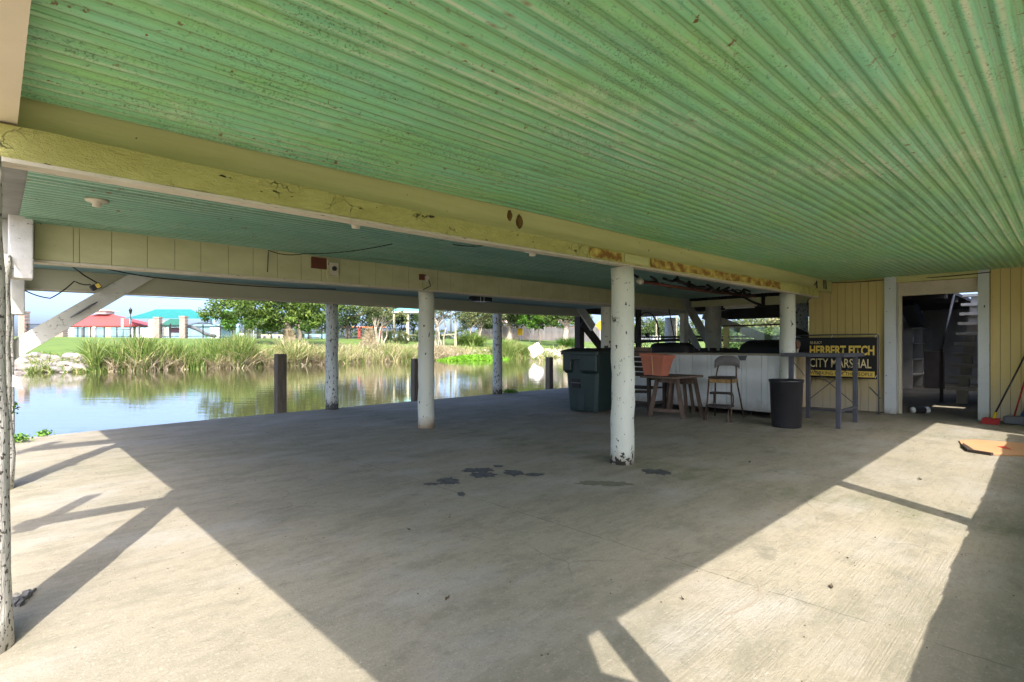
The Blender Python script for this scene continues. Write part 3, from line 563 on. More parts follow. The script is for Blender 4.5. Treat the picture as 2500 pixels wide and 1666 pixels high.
# ------------------------------------------------------------------ bar counter
bar = thing('bar_counter', 'long white board fronted bar counter with a weathered top', 'bar counter', (9.4, 4.6, 0))
ysm = [3.24, 3.52, 3.62, 3.88, 3.96, 4.22, 4.5, 4.58, 4.86, 5.12, 5.2, 5.48, 5.75, 6.02, 6.3]
for a, b in zip(ysm, ysm[1:]): MB().box(9.3 - .03 * 0 + rnd.uniform(0, .003), 9.325, a + .003, b - .003, .095, 1.035).build('front_board', BARP, bar)
MB().box(9.326, 9.36, 3.26, 6.28, .12, 1.03).box(9.361, 10.3, 3.27, 6.28, .12, .16).build('carcass', INTD, bar)
for i in range(9):
    MB().box(9.345 + i * .11, 9.345 + i * .11 + .107, 3.235, 3.258, .14, 1.035).build('side_board', M_('stained_side_board', (.58, .50, .34), (.42, .33, .18), scale=5, stretch=(1, 1, .3)) if i == 0 else bpy.data.materials['stained_side_board'], bar)
MB().box(9.27, 10.36, 3.21, 6.32, 1.0355, 1.068).build('countertop', BART, bar, bevel=.005)
MB().prism([(9.298, 4.02, 1.03), (9.298, 3.86, 1.03), (9.298, 3.89, .95), (9.298, 3.98, .95)], (-.012, 0, 0)).build('hook_plate', GREYP, bar)
for y in (3.9, 5.9):
    wp = MB().tube([(9.55, y - .03, .07), (9.55, y + .03, .07)], .07, 16).build('wheel', BLKP, bar)
for y in (3.32, 6.2): MB().box(9.4, 9.46, y - .03, y + .03, 0, .12).build('foot', WOOD, bar)
# things on the counter
g = thing('barbecue_cover', 'black rounded cover on the counter beside the right post', 'grill cover', (9.95, 3.8, 1.07))
prof = [(0, 0), (0, .06), (.03, .13), (.1, .2), (.2, .235), (.36, .235), (.44, .2), (.47, .1), (.47, 0)]
mb = MB(); n = len(prof)
for yy, k in ((3.36, 1), (4.0, 1), (4.1, .95), (4.18, .75), (4.22, .4)):
    b = len(mb.v); mb.v += [(9.7 + (p[0] - .235) * (.6 + .4 * k) + .235, yy, 1.069 + p[1] * k) for p in prof]
    if yy > 3.37: mb.f += [(b - n + i, b - n + i + 1, b + i + 1, b + i) for i in range(n - 1)]
    else: mb.f.append(tuple(range(n)))
mb.f.append(tuple(b + i for i in reversed(range(n))))
mb.build('cover_shell', SHEEN, g, True)
g = thing('covered_tub', 'low black covered tub behind the terracotta planter', 'tub', (9.6, 5.45, 1.07))
mb = MB(); r_ = [(.0, 1.0), (.10, 1.0), (.15, .93), (.18, .8), (.185, 0.01)]
for k, (z, sc_) in enumerate(r_):
    b = len(mb.v)
    for a in range(20):
        t = 2 * math.pi * a / 20; cx_ = math.copysign(abs(math.cos(t)) ** .5, math.cos(t)); sy_ = math.copysign(abs(math.sin(t)) ** .5, math.sin(t))
        mb.v.append((9.62 + .2 * sc_ * cx_, 5.46 + .43 * sc_ * sy_, 1.07 + z + .012 * math.sin(a * 2.1 + k)))
    if k: mb.f += [(b - 20 + a, b - 20 + (a + 1) % 20, b + (a + 1) % 20, b + a) for a in range(20)]
mb.build('tub_shell', SHEEN, g, True)
# back bench and clutter
MB().box(10.6, 11.0, 3.7, 8.2, 1.02, 1.10).box(10.6, 10.65, 3.7, 8.2, 0, 1.019).build('back_bench', UNDER, label='dark greasy work bench behind the bar counter', cat='bench')
mb = MB()
for k in range(60):
    y = rnd.uniform(3.75, 7.2); x = rnd.uniform(10.62, 10.95); s_ = rnd.uniform(.03, .09); mb.box(x, x + s_, y, y + s_ * 1.5, 1.1, 1.1 + s_ * .7)
mb.build('bench_clutter', UNDER, kind='stuff', label='dark small clutter lying on the back bench', cat='clutter')
gl = thing('glass_screen', 'greenish glass wind screen with a yellow corner post behind the bar', 'glass screen', (11, 4.4, 1.1))
gm_ = bpy.data.materials.new('green_glass'); gm_.use_nodes = True; q = gm_.node_tree.nodes; ql = gm_.node_tree.links
ga = q.new('ShaderNodeBsdfTransparent'); ga.inputs[0].default_value = (.72, .88, .74, 1); gb = q.new('ShaderNodeBsdfGlossy'); gb.inputs['Roughness'].default_value = .03
gx = q.new('ShaderNodeMixShader'); gx.inputs[0].default_value = .12; ql.new(ga.outputs[0], gx.inputs[1]); ql.new(gb.outputs[0], gx.inputs[2]); ql.new(gx.outputs[0], q['Material Output'].inputs[0])
MB().box(11.05, 11.058, 3.7, 4.97, 1.1, 1.575).build('pane', gm_, gl); MB().box(11.03, 11.08, 4.975, 5.08, 1.1, 1.60).build('corner_post', YBOARD, gl); MB().box(11.02, 11.09, 3.68, 5.1, 1.602, 1.63).build('top_rail', WOODD, gl)
MB().tube([(10.7, 5.95, 1.05), (10.65, 6.12, 2.0)], .012, 6).build('leaning_rod', WIRE, label='thin dark rod leaning behind the bar', cat='rod')
# timber frame beyond
MB().box(12.02, 12.24, 6.5, 6.62, 0, 2.05).build('square_post', BRACE, bevel=.008, label='square cream post at the right end of the middle beam', cat='post')
MB().bar((11.75, 6.43, 2.42), (13.7, 6.43, .85), .05, .26).build('diagonal_brace', GREYW, label='grey diagonal brace crossing in front of the big dark pile', cat='brace')
MB().bar((12.3, 6.68, 1.85), (13.35, 6.68, .85), .05, .22).build('diagonal_brace', GREYW, label='lower grey diagonal brace behind the square cream post', cat='brace')
MB().bar((11.9, 6.72, 2.25), (12.5, 6.72, 1.8), .05, .14).build('diagonal_brace', FASC, label='short cream brace left of the square post', cat='brace')
o = post(12.7, 6.1, .19, 2.3, GREYW, 'very thick dark grey pile behind the bar', seed=21)
o = post(17.45, 9.98, .19, 2.2, POSTW, 'pale blue round post by the water beyond the bar', seed=22)
o = post(13.6, 4.45, .2, 2.2, POSTW, 'short pale pile behind the glass screen', seed=23)
MB().bar((12.3, 9.86, 1.88), (13.6, 9.86, .85), .06, .25).build('diagonal_brace', DARKW, label='dark lower brace descending to the wheeled bin', cat='brace')
MB().bar((11.72, 9.55, 2.36), (12.42, 9.55, 1.72), .06, .25).build('diagonal_brace', BRACE, label='pale upper brace at the far right end of the waterside beam', cat='brace')
MB().bar((12.36, 10.0, -.4), (12.36, 10.0, 2.2), .2, .2).build('dark_pile', DARKW, label='dark timber pile behind the wheeled bin', cat='post')
MB().box(13.06, 13.2, 8.45, 8.55, 0, 2.3).build('dark_post', DARKW, label='dark post just right of the nearest white post', cat='post')
dr = thing('diagonal_plank', 'wide pale diagonal plank seen through the glass screen', 'brace', (13, 5.5, 1.6))
MB().bar((13, 6.5, 1.98), (13, 3.9, .95), .06, .20, up=(0, 0, 1)).build('plank', BRACE, dr, bevel=.005)
MB().bar((12.3, 4.3, 1.63), (12.3, 3.62, 1.28), .06, .14).build('diagonal_brace', DARKW, label='dark brace just left of the yellow wall', cat='brace')
MB().box(12.0, 12.06, 4.7, 6.3, 2.12, 2.26).build('header_board', FASC, label='pale header board under the dark ceiling behind the bar', cat='beam')
MB().box(12.0, 12.06, 3.3, 4.6, 2.08, 2.26).build('header_board', FASC, label='pale header board just left of the right post', cat='beam')
fl = thing('tube_light', 'old fluorescent batten light under the dark ceiling', 'light fitting', (11.5, 4.9, 2.02))
MB().box(11.45, 11.58, 4.6, 5.27, 2.03, 2.08).build('batten', TRIM, fl); MB().tube([(11.5, 4.62, 2.01), (11.5, 5.25, 2.01)], .014, 8).build('tube', WHITE, fl, True)
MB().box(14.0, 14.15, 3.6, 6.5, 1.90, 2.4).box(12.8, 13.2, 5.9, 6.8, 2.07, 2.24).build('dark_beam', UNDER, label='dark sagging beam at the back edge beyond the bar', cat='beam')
MB().box(14.2, 14.3, 6.5, 10.1, 2.08, 2.4).build('dark_beam', GREYW, label='grey back beam over the rails beyond the bar', cat='beam')
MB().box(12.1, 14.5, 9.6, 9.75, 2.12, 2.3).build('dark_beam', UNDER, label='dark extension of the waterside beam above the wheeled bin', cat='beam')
ub = MB()
for j in range(14): ub.box(12.1, 14.5, 3.65 + j * .45, 3.7 + j * .45, 2.28, 2.45)
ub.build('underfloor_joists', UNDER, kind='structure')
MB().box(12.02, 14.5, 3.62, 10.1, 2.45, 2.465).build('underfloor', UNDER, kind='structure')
rl = thing('pipe_railing', 'dark horizontal pipe railing behind the bar above the water', 'railing', (14, 8, 1.4))
MB().tube([(14, 10.4, 1.47), (14, 3.6, 1.42)], .028, 8).build('rail', DARKW, rl); MB().tube([(14, 10.4, 1.28), (14, 9, 1.32), (14, 7.9, 1.37), (14, 3.6, 1.3)], .04, 8).build('rail', DARKW, rl)
for y in (3.9, 7.4, 10.2): MB().tube([(14, y, 0), (14, y, 1.5)], .03, 8).build('rail_post', DARKW, rl)
# wheel rim with spokes
wh = thing('spoked_wheel', 'large dark spoked boat lift wheel behind the nearest white post', 'wheel', (13.4, 8.3, 1.5))
wc = Vector((13.35, 8.35, 1.52)); mb = MB(); R0 = .62
ring = [wc + Vector((math.cos(a) * R0, 0, math.sin(a) * R0)) for a in [2 * math.pi * k / 40 for k in range(41)]]
mb.tube(ring, .022, 8, False).build('rim', WIRE, wh, True)
for k in range(12):
    a = 2 * math.pi * k / 12 + .1; MB().tube([wc, wc + Vector((math.cos(a) * R0, 0, math.sin(a) * R0))], .006, 5).build('spoke', WIRE, wh)
MB().tube([wc - Vector((0, .04, 0)), wc + Vector((0, .04, 0))], .05, 10).build('hub', WIRE, wh)
mb = MB()
for k in range(16):
    x = 13.2 + rnd.uniform(-.2, .7); y = 8.8 + rnd.uniform(-.3, .5); z = rnd.uniform(.6, 1.5); p = [Vector((x, y, z))]
    for j in range(4): p.append(p[-1] + Vector((rnd.uniform(-.2, .25), rnd.uniform(-.1, .1), rnd.uniform(-.18, .22))))
    mb.tube(p, .006, 4)
mb.build('wire_tangle', WIRE, kind='stuff', label='tangle of thin dark wire behind the bar', cat='wire')

# ------------------------------------------------------------------ wheeled bin
wb_ = thing('wheeled_bin', 'large dark green wheeled rubbish bin with a black lid', 'bin', (7.98, 6.17, 0), R(4))
def ringbox(mb, levels):
    n = None
    for k, (z, x0, x1, y0, y1, ch) in enumerate(levels):
        P = [(x0 + ch, y0), (x1 - ch, y0), (x1, y0 + ch), (x1, y1 - ch), (x1 - ch, y1), (x0 + ch, y1), (x0, y1 - ch), (x0, y0 + ch)]
        b = len(mb.v); mb.v += [(px, py, z) for px, py in P]; n = 8
        if k: mb.f += [(b - n + i, b - n + (i + 1) % n, b + (i + 1) % n, b + i) for i in range(n)]
        else: mb.f.append(tuple(reversed(range(b, b + n))))
    mb.f.append(tuple(range(b, b + n))); return mb
ringbox(MB(), [(0.02, -.30, .32, -.30, .30, .04), (.10, -.31, .33, -.31, .31, .05), (.72, -.34, .38, -.35, .35, .05), (1.06, -.35, .42, -.37, .37, .05)]).build('bin_body', BIN, wb_, local=True, bevel=.006)
ringbox(MB(), [(.70, -.345, -.30, -.345, -.02, .01), (.76, -.405, -.30, -.37, -.0, .02), (1.04, -.41, -.30, -.37, -.0, .02)]).build('front_bulge', BIN, wb_, local=True, bevel=.008)
ringbox(MB(), [(.70, -.345, -.30, .20, .345, .01), (.76, -.405, -.30, .18, .37, .02), (1.04, -.41, -.30, .18, .37, .02)]).build('front_bulge', BIN, wb_, local=True, bevel=.008)
ringbox(MB(), [(.95, -.405, -.30, -.02, .2, .01), (1.04, -.408, -.30, -.02, .2, .01)]).build('front_bar', BIN, wb_, local=True, bevel=.005)
ringbox(MB(), [(1.04, -.43, .46, -.41, .41, .03), (1.09, -.43, .46, -.41, .41, .03)]).build('rim', BIN, wb_, local=True, bevel=.006)
ringbox(MB(), [(1.0915, -.44, .47, -.42, .42, .04), (1.11, -.44, .47, -.42, .42, .04), (1.145, -.34, .40, -.33, .33, .06), (1.16, -.28, .36, -.28, .28, .06)]).build('lid', BINL, wb_, local=True, bevel=.006)
MB().box(-.338, -.325, .02, .20, .44, .60).build('lift_pocket', BLACK, wb_, local=True); MB().tube([(-.345, 0, .53), (-.345, .22, .53)], .01, 8).build('catch_bar', GALV, wb_, local=True)
MB().box(-.322, -.308, -.06, .08, .04, .38).build('front_channel', BIN, wb_, local=True)
for k in range(3): MB().box(.1 + .03 * k, .3, -.395 + .0, -.372, .80 + .045 * k, .82 + .045 * k).build('worn_label', WHITE, wb_, local=True)
for y in (-.27, .27): MB().tube([(.33, y - .03, .10), (.33, y + .03, .10)], .10, 16).build('wheel', BLKP, wb_, local=True)
def text3(name, s, m, parent, O, xd, yd, W, H, bold=0, depth=.0015, font_shear=0, **tg):
    cu = bpy.data.curves.new('t', 'FONT'); cu.body = s; cu.size = 1; cu.offset = bold; cu.extrude = 0; cu.shear = font_shear; cu.resolution_u = 3
    ob = bpy.data.objects.new('t', cu); C.objects.link(ob); dg = bpy.context.evaluated_depsgraph_get(); me = bpy.data.meshes.new_from_object(ob.evaluated_get(dg)); bpy.data.objects.remove(ob); bpy.data.curves.remove(cu)
    co = np.empty(len(me.vertices) * 3); me.vertices.foreach_get('co', co); co = co.reshape(-1, 3); a, b = co.min(0), co.max(0)
    O = Vector(O) - (OFF.get(parent.name, Vector()) if parent else Vector()); xd = Vector(xd).normalized(); yd = Vector(yd).normalized(); zd = xd.cross(yd)
    out = [O + xd * ((p[0] - a[0]) / (b[0] - a[0]) * W) + yd * ((p[1] - a[1]) / (b[1] - a[1]) * H) + zd * depth for p in co]
    me.vertices.foreach_set('co', np.array(out).ravel()); me.materials.clear(); me.materials.append(m); me.name = name; me.update(); return link(name, me, parent, **tg)

# ------------------------------------------------------------------ slatted bench
b_ = thing('slatted_bench', 'dark slatted wooden bench standing behind the nearest post', 'bench', (8.35, 5.55, 0))
for y in (6.0, 5.1):
    MB().bar((8.22, y, 0), (8.20, y, 1.2 if y > 5.5 else .72), .05, .06).build('leg', WOODD, b_); MB().bar((8.72, y, 0), (8.72, y, .62), .05, .06).build('leg', WOODD, b_)
    MB().bar((8.22, y, .62), (8.72, y, .62), .06, .03).build('arm', WOODD, b_); MB().bar((8.22, y, .2), (8.72, y, .2), .04, .04).build('side_rail', WOODD, b_)
for k in range(6): MB().bar((8.21, 5.97, .70 + .088 * k), (8.21, 5.05, .70 + .088 * k), .025, .068).build('back_slat', WOOD if k > 3 else WOODD, b_)
for k in range(5): MB().bar((8.27 + .1 * k, 5.97, .45), (8.27 + .1 * k, 5.13, .45), .08, .025).build('seat_slat', WOODD, b_)
MB().bar((8.22, 5.97, .2), (8.22, 5.13, .2), .04, .05).build('stretcher', WOODD, b_); MB().bar((8.21, 5.97, .36), (8.21, 5.13, .40), .03, .05).build('stretcher', WOODD, b_)

# ------------------------------------------------------------------ small table + planter
t_ = thing('small_table', 'low splay legged weathered wooden table holding the terracotta planter', 'table', (8.35, 4.75, 0))
tp = [(7.86, 5.06), (7.80, 4.42), (8.72, 4.36), (8.80, 5.0)]
MB().prism([(x, y, .665) for x, y in tp][::-1], (0, 0, .035)).build('tabletop', WOOD, t_, bevel=.004)
for (x0, y0), (x1, y1) in (((8.03, 4.97), (8.12, 4.88)), ((8.14, 4.42), (8.12, 4.52)), ((8.75, 4.40), (8.62, 4.47)), ((8.72, 5.05), (8.6, 4.9))):
    MB().bar((x0, y0, 0), (x1, y1, .66), .05, .06).build('leg', WOOD, t_)
MB().bar((8.13, 4.87, .62), (8.13, 4.53, .62), .03, .07).build('apron', WOOD, t_); MB().bar((8.6, 4.87, .62), (8.6, 4.5, .62), .03, .07).build('apron', WOOD, t_)
MB().bar((8.05, 4.93, .12), (8.14, 4.46, .12), .03, .05).build('stretcher', WOOD, t_)
s_ = thing('low_stool', 'small brown stool tucked under the low table', 'stool', (8.95, 5.0, 0))
MB().box(8.8, 9.15, 4.75, 5.2, .52, .55).build('seat', WOOD, s_)
for x0, y0, x1, y1 in ((8.80, 5.18, 8.86, 5.14), (8.82, 4.72, 8.88, 4.8), (9.12, 5.2, 9.08, 5.14), (9.13, 4.75, 9.08, 4.8)): MB().bar((x0, y0, 0), (x1, y1, .52), .045, .045).build('leg', WOOD, s_)
p_ = thing('planter_box', 'tapered terracotta coloured planter box on the low table', 'planter', (8.0, 4.84, .70), R(-3))
def frus(mb, z0, z1, a0, b0, a1, b1, t=.012):
    o_ = [(-a0, -b0, z0), (a0, -b0, z0), (a0, b0, z0), (-a0, b0, z0), (-a1, -b1, z1), (a1, -b1, z1), (a1, b1, z1), (-a1, b1, z1)]
    i_ = [(-a1 + t, -b1 + t, z1), (a1 - t, -b1 + t, z1), (a1 - t, b1 - t, z1), (-a1 + t, b1 - t, z1), (-a0 + t, -b0 + t, z0 + t), (a0 - t, -b0 + t, z0 + t), (a0 - t, b0 - t, z0 + t), (-a0 + t, b0 - t, z0 + t)]
    mb.add(o_ + i_, [(3, 2, 1, 0)] + [(k, (k + 1) % 4, 4 + (k + 1) % 4, 4 + k) for k in range(4)] + [(4 + k, 4 + (k + 1) % 4, 8 + (k + 1) % 4, 8 + k) for k in range(4)]
           + [(8 + k, 8 + (k + 1) % 4, 12 + (k + 1) % 4, 12 + k) for k in range(4)] + [(12, 13, 14, 15)]); return mb
tilt = Matrix.Rotation(R(4), 4, 'X')
frus(MB(), .012, .315, .11, .165, .155, .22).xf(tilt).build('planter_body', TERRA, p_, local=True, bevel=.006)
frus(MB(), .31, .36, .172, .238, .176, .242, .02).xf(tilt).build('planter_rim', TERRA, p_, local=True, bevel=.004)
for y in (-.14, .14): MB().box(-.1, .1, y - .03, y + .03, 0, .012).xf(tilt).build('planter_foot', TERRA, p_, local=True)
mb = MB().bar((-.178, -.02, .33), (-.115, -.02, .02), .004, .01); mb.xf(tilt).build('drip_stain', CPRINT, p_, local=True)

# ------------------------------------------------------------------ metal step stool
k_ = thing('step_stool', 'rusty metal kitchen step stool with a grey backrest', 'stool', (8.62, 3.97, 0), R(188))
# local: +x is the front of the stool (steps), y across
def tb(pts, r=.012): return MB().tube(pts, r, 8)
for sy in (-1, 1):
    tb([(.30, .21 * sy, 0), (.20, .19 * sy, .3), (.165, .175 * sy, .66)], .014).build('leg', RUST, k_, True, local=True)
    tb([(-.33, .235 * sy, 0), (-.17, .18 * sy, .55), (-.15, .17 * sy, .66)], .013).build('leg', RUST, k_, True, local=True)
    tb([(-.15, .165 * sy, .66), (-.20, .15 * sy, .82), (-.215, .14 * sy, .86)], .013).build('back_tube', RUST, k_, True, local=True)
    tb([(.17, .155 * sy, .42), (.02, .155 * sy, .42), (-.02, .155 * sy, .38), (-.02, .155 * sy, .28), (.03, .155 * sy, .22), (.2, .155 * sy, .22)], .010).build('step_tube', RUST, k_, True, local=True)
    tb([(.24, .16 * sy, .22), (.34, .165 * sy, 0)], .011).build('step_leg', RUST, k_, True, local=True)
mb = MB(); P = [(.18, -.19), (.19, -.10), (.19, .10), (.18, .19), (.0, .2), (-.14, .185), (-.18, .12), (-.18, -.12), (-.14, -.185), (0, -.2)]
mb.prism([(x, y, .665) for x, y in P], (0, 0, .035)).build('seat', SEATM, k_, local=True, bevel=.012)
MB().box(-.15, .175, -.18, .18, .60, .664).build('seat_apron', PLATE, k_, local=True, bevel=.004)
MB().box(.02, .19, -.16, .16, .42, .45).build('step', SEATM, k_, local=True, bevel=.006)
MB().box(.06, .30, -.19, .19, .215, .25).build('step', SEATM, k_, local=True, bevel=.006)
mb = MB(); pts = []
for i in range(21):
    t = i / 20; y = -.2 + .4 * t; e = 1 - abs(2 * t - 1) ** 4; pts.append((y, .88 + .03 * (1 - e) * -1 + .02 * e, .88 + .155 * (.45 + .55 * e)))
for dx in (0, .018):
    for y, za, zt in pts: xx = -.235 + .25 * y * y * 2 + dx; mb.v += [(xx, y, za - .03), (xx, y, zt)]
n = 42
for i in range(20): a = 2 * i; mb.f += [(a, a + 2, a + 3, a + 1), (n + a, n + a + 1, n + a + 3, n + a + 2), (a + 1, a + 3, n + a + 3, n + a + 1), (a, n + a, n + a + 2, a + 2)]
mb.f += [(0, 1, n + 1, n), (40, n + 40, n + 41, 41)]
mb.build('backrest', VINYL, k_, True, local=True)

# ------------------------------------------------------------------ trash can
tc = thing('trash_can', 'plain black plastic trash can in front of the bar counter end', 'trash can', (8.49, 2.95, 0))
MB().lathe([(0, .0), (.195, .0), (.2, .012), (.225, .66), (.236, .665), (.238, .70), (.226, .70), (.215, .66), (.19, .03), (0, .03)], n=48).build('can_body', BLKP, tc, True, local=True)
# ------------------------------------------------------------------ steel bar table
ht = thing('steel_bar_table', 'tall narrow grey steel frame table in front of the campaign banner', 'table', (9.3, 2.7, 0))
for x, y in ((8.84, 3.0), (8.82, 2.35), (9.77, 2.37), (9.77, 3.05)): MB().box(x - .03, x + .03, y - .03, y + .03, 0, 1.04).build('leg', STEEL, ht, bevel=.004)
MB().box(8.76, 9.84, 2.26, 2.32, 1.035, 1.09).build('top_rail', STEEL, ht, bevel=.004); MB().box(8.76, 9.84, 3.07, 3.13, 1.035, 1.09).build('top_rail', STEEL, ht, bevel=.004)
MB().box(8.76, 8.82, 2.322, 3.068, 1.035, 1.09).build('top_rail', STEEL, ht, bevel=.004); MB().box(8.821, 9.84, 2.321, 3.069, 1.05, 1.085).build('tabletop', STEEL, ht)
MB().box(8.85, 9.74, 2.34, 2.38, .23, .26).build('lower_rail', STEEL, ht); MB().box(9.76, 9.79, 2.4, 3.02, .14, .17).build('lower_rail', STEEL, ht)
MB().tube([(9.77, 3.03, .86), (9.77, 2.4, .30)], .007, 6).build('cross_rod', STEEL, ht); MB().tube([(9.787, 3.03, .32), (9.787, 2.4, .90)], .007, 6).build('cross_rod', STEEL, ht)
MB().tube([(8.86, 3.0, .98), (9.5, 3.02, .72)], .006, 6).build('cross_rod', STEEL, ht)
# ------------------------------------------------------------------ campaign banner on pipe frame
sg = thing('campaign_banner', 'black and yellow campaign banner tied to a pipe frame on the yellow wall', 'banner', (11.2, 3, 0))
MB().box(11.2, 11.206, 2.385, 3.98, .61, 1.355).build('banner_cloth', BANNER, sg)
MB().box(11.196, 11.1985, 2.42, 3.485, .64, .745).build('yellow_strip', YPRINT, sg)
T = dict(xd=(0, -1, 0), yd=(0, 0, 1))
text3('lettering', 'RE-ELECT', CPRINT, sg, (11.197, 3.46, 1.235), T['xd'], T['yd'], .20, .048, .004)
text3('lettering', 'HERBERT FITCH', YPRINT, sg, (11.197, 3.468, 1.03), T['xd'], T['yd'], 1.045, .175, .035)
text3('lettering', 'CITY MARSHAL', CPRINT, sg, (11.197, 3.468, .80), T['xd'], T['yd'], 1.0, .165, .008)
text3('lettering', 'WORKING FOR THE PEOPLE', BANNER, sg, (11.194, 3.458, .662), T['xd'], T['yd'], 1.01, .062, .004)
def flat(pts, m, name, x=11.197): return MB().add([(x, y, z) for y, z in pts], [tuple(range(len(pts)))]).build(name, m, sg)
ell = lambda cy, cz, a, b, n=20: [(cy + a * math.cos(2 * math.pi * i / n), cz + b * math.sin(2 * math.pi * i / n)) for i in range(n)]
flat([(3.93, .615), (3.93, 1.03), (3.82, 1.12), (3.745, 1.15), (3.66, 1.15), (3.56, 1.1), (3.505, 1.0), (3.50, .615)], SUIT, 'portrait_suit', 11.198)
flat([(3.75, 1.16), (3.70, .93), (3.65, 1.16)], WHITE, 'portrait_shirt', 11.1965); flat(ell(3.70, 1.235, .073, .092), HAIR, 'portrait_hair', 11.1975); flat(ell(3.70, 1.215, .064, .082), SKIN, 'portrait_face', 11.196)
flat([(3.712, 1.14), (3.70, 1.0), (3.688, 1.14)], YPRINT, 'portrait_tie', 11.1955)
for y in (3.724, 3.676): flat(ell(y, 1.235, .012, .006, 8), HAIR, 'portrait_eye', 11.1955)
flat(ell(3.70, 1.17, .022, .007, 8), REDC, 'portrait_mouth', 11.1955); flat(ell(3.60, .82, .035, .05, 10), SKIN, 'portrait_hand', 11.1955)
pf = MB().tube([(11.2, 3.98, 1.40), (11.2, 2.40, 1.405), (11.2, 2.365, 1.38), (11.2, 2.36, .0)], .012, 8).build('pipe_frame', GALV, sg, True)
MB().tube([(11.19, 2.50, .47), (11.14, 2.32, .28)], .012, 6).build('pipe_stub', GALV, sg)
for y, z in ((3.1, 1.35), (2.41, 1.345), (2.41, .63)): MB().tube([(11.19, y, z), (11.19, y - .02, z + .05)], .006, 6).build('tie', WHITE, sg)

# ------------------------------------------------------------------ doorway litter
cp = thing('lying_container', 'white container with a dark label lying in the doorway', 'container', (11.85, 1.88, .062), R(-38))
def lying(mb, rx): return mb.xf(Matrix.Rotation(R(90), 4, 'Y'))
lying(MB().lathe([(0, -.15), (.055, -.15), (.057, .11), (.052, .12), (0, .12)], n=20), 0).build('container_body', WHITE, cp, True, local=True)
lying(MB().lathe([(.0582, -.13), (.0588, -.12), (.0588, .07), (.0582, .08)], n=20), 0).build('label_band', BLKP, cp, True, local=True)
lying(MB().lathe([(0, .121), (.06, .121), (.06, .155), (0, .158)], n=20), 0).build('lid', WHITE, cp, True, local=True)
cb = MB().prism([(8.74, .99, .004), (8.42, .93, .004), (8.22, .86, .004), (7.96, .78, .004), (7.88, .60, .004), (8.02, .38, .004), (8.1, .1, .004), (9.0, .0, .004), (9.05, .42, .004), (8.95, .85, .004)], (0, 0, .012))
cb = cb.build('cardboard_sheet', CARD, label='torn orange brown cardboard sheet lying half in the sun', cat='cardboard')
MB().prism([(8.5, .62, .0175), (8.42, .55, .0175), (8.36, .48, .0175), (8.44, .5, .0175), (8.6, .55, .0175)], (0, 0, .001)).build('red_print', REDC, cb)
MB().prism([(8.43, .92, .003), (8.22, .85, .003), (7.95, .77, .003), (7.87, .6, .003), (7.84, .62, .003), (7.92, .82, .003), (8.2, .895, .003)], (0, 0, .03)).build('torn_edge', M_('dark_card', (.05, .035, .025)), cb)
br = thing('broom', 'red push broom with a black handle leaning on the yellow wall', 'broom', (11.05, .85, 0))
MB().prism([(10.98, .99, .0), (10.95, .78, .0), (11.12, .78, .0), (11.14, .97, .0)], (.02, -.02, .09)).build('bristles', REDC, br, bevel=.008); MB().tube([(11.07, .84, .08), (11.09, .82, .18)], .02, 8).build('collar', YCOL, br)
MB().tube([(11.09, .82, .18), (11.40, .46, 1.18)], .012, 8).build('handle', BLKP, br, True)
dp = thing('dustpan', 'grey lobby dustpan with a red handle beside the broom', 'dustpan', (11.2, .6, 0))
MB().prism([(11.12, .74, .01), (11.12, .5, .01), (11.32, .52, .01), (11.32, .72, .01)], (0, 0, .12)).build('pan', GREYP, dp, bevel=.02); MB().tube([(11.24, .62, .12), (11.43, .44, 1.0)], .011, 8).build('handle', REDC, dp, True)
MB().tube([(11.30, .50, .1), (11.42, .36, .5), (11.44, .2, .7)], .06, 12).build('blue_tube', BLUC, label='blue rolled mat against the wall at the right edge', cat='mat')
MB().lathe([(0, 0), (.09, 0), (.10, .12), (.04, .18), (0, .18)], (11.3, .30, 0), 16).build('red_jug', REDC, None, True, label='dark red jug beside the blue mat', cat='jug')

# ------------------------------------------------------------------ fixtures, boxes and wires under the ceilings
def fixture(x, y, z, label, s=1.0):
    t = thing('lamp_holder', label, 'lamp holder', (x, y, z)); MB().lathe([(.0, 0), (.075 * s, 0), (.07 * s, -.014 * s), (.03 * s, -.022 * s), (.028 * s, -.05 * s), (0, -.052 * s)], n=20).build('porcelain_base', PORC, t, True, local=True); return t
fixture(.56, 5.05, 2.288, 'porcelain lamp holder on the teal ceiling near the left timber end', 1.0)
fixture(1.80, 3.42, 2.06, 'small lamp holder peeking under the yellow beam, left one'); fixture(3.55, 3.42, 2.07, 'small lamp holder peeking under the yellow beam, right one')
for i, (x, l_) in enumerate(((1.2, 'bulb holder over the left brace on the blue ceiling'), (2.25, 'bulb holder on the blue ceiling between brace and red box'), (4.9, 'bulb holder on the blue ceiling by the middle post'), (6.9, 'bulb holder on the blue ceiling near the projector'), (8.6, 'bulb holder farthest right on the blue ceiling'))):
    fixture(x, 8.2, 2.235, l_, .9)
MB().box(2.80, 2.99, 6.425, 6.448, 2.15, 2.285).build('painted_board', BROWNB, label='dark red board fixed on the fascia beam', cat='board')
jb = thing('switch_box', 'cream switch box with black dial on the fascia beam', 'switch box', (3.1, 6.42, 2.15)); MB().box(3.02, 3.13, 6.40, 6.447, 2.08, 2.24).build('box_body', PORC, jb, bevel=.006); MB().tube([(3.075, 6.405, 2.165), (3.075, 6.385, 2.165)], .03, 14).build('dial', BLKP, jb)
MB().box(2.99, 3.015, 6.40, 6.447, 2.03, 2.27).build('conduit_cover', FASC, jb)
jb = thing('outlet_box', 'small brown outlet box above the centre left post', 'outlet', (4.45, 6.42, 2.17)); MB().box(4.37, 4.47, 6.42, 6.447, 2.14, 2.22).build('box_body', BROWNB, jb); MB().box(4.45, 4.51, 6.40, 6.447, 2.13, 2.20).build('plug', PORC, jb)
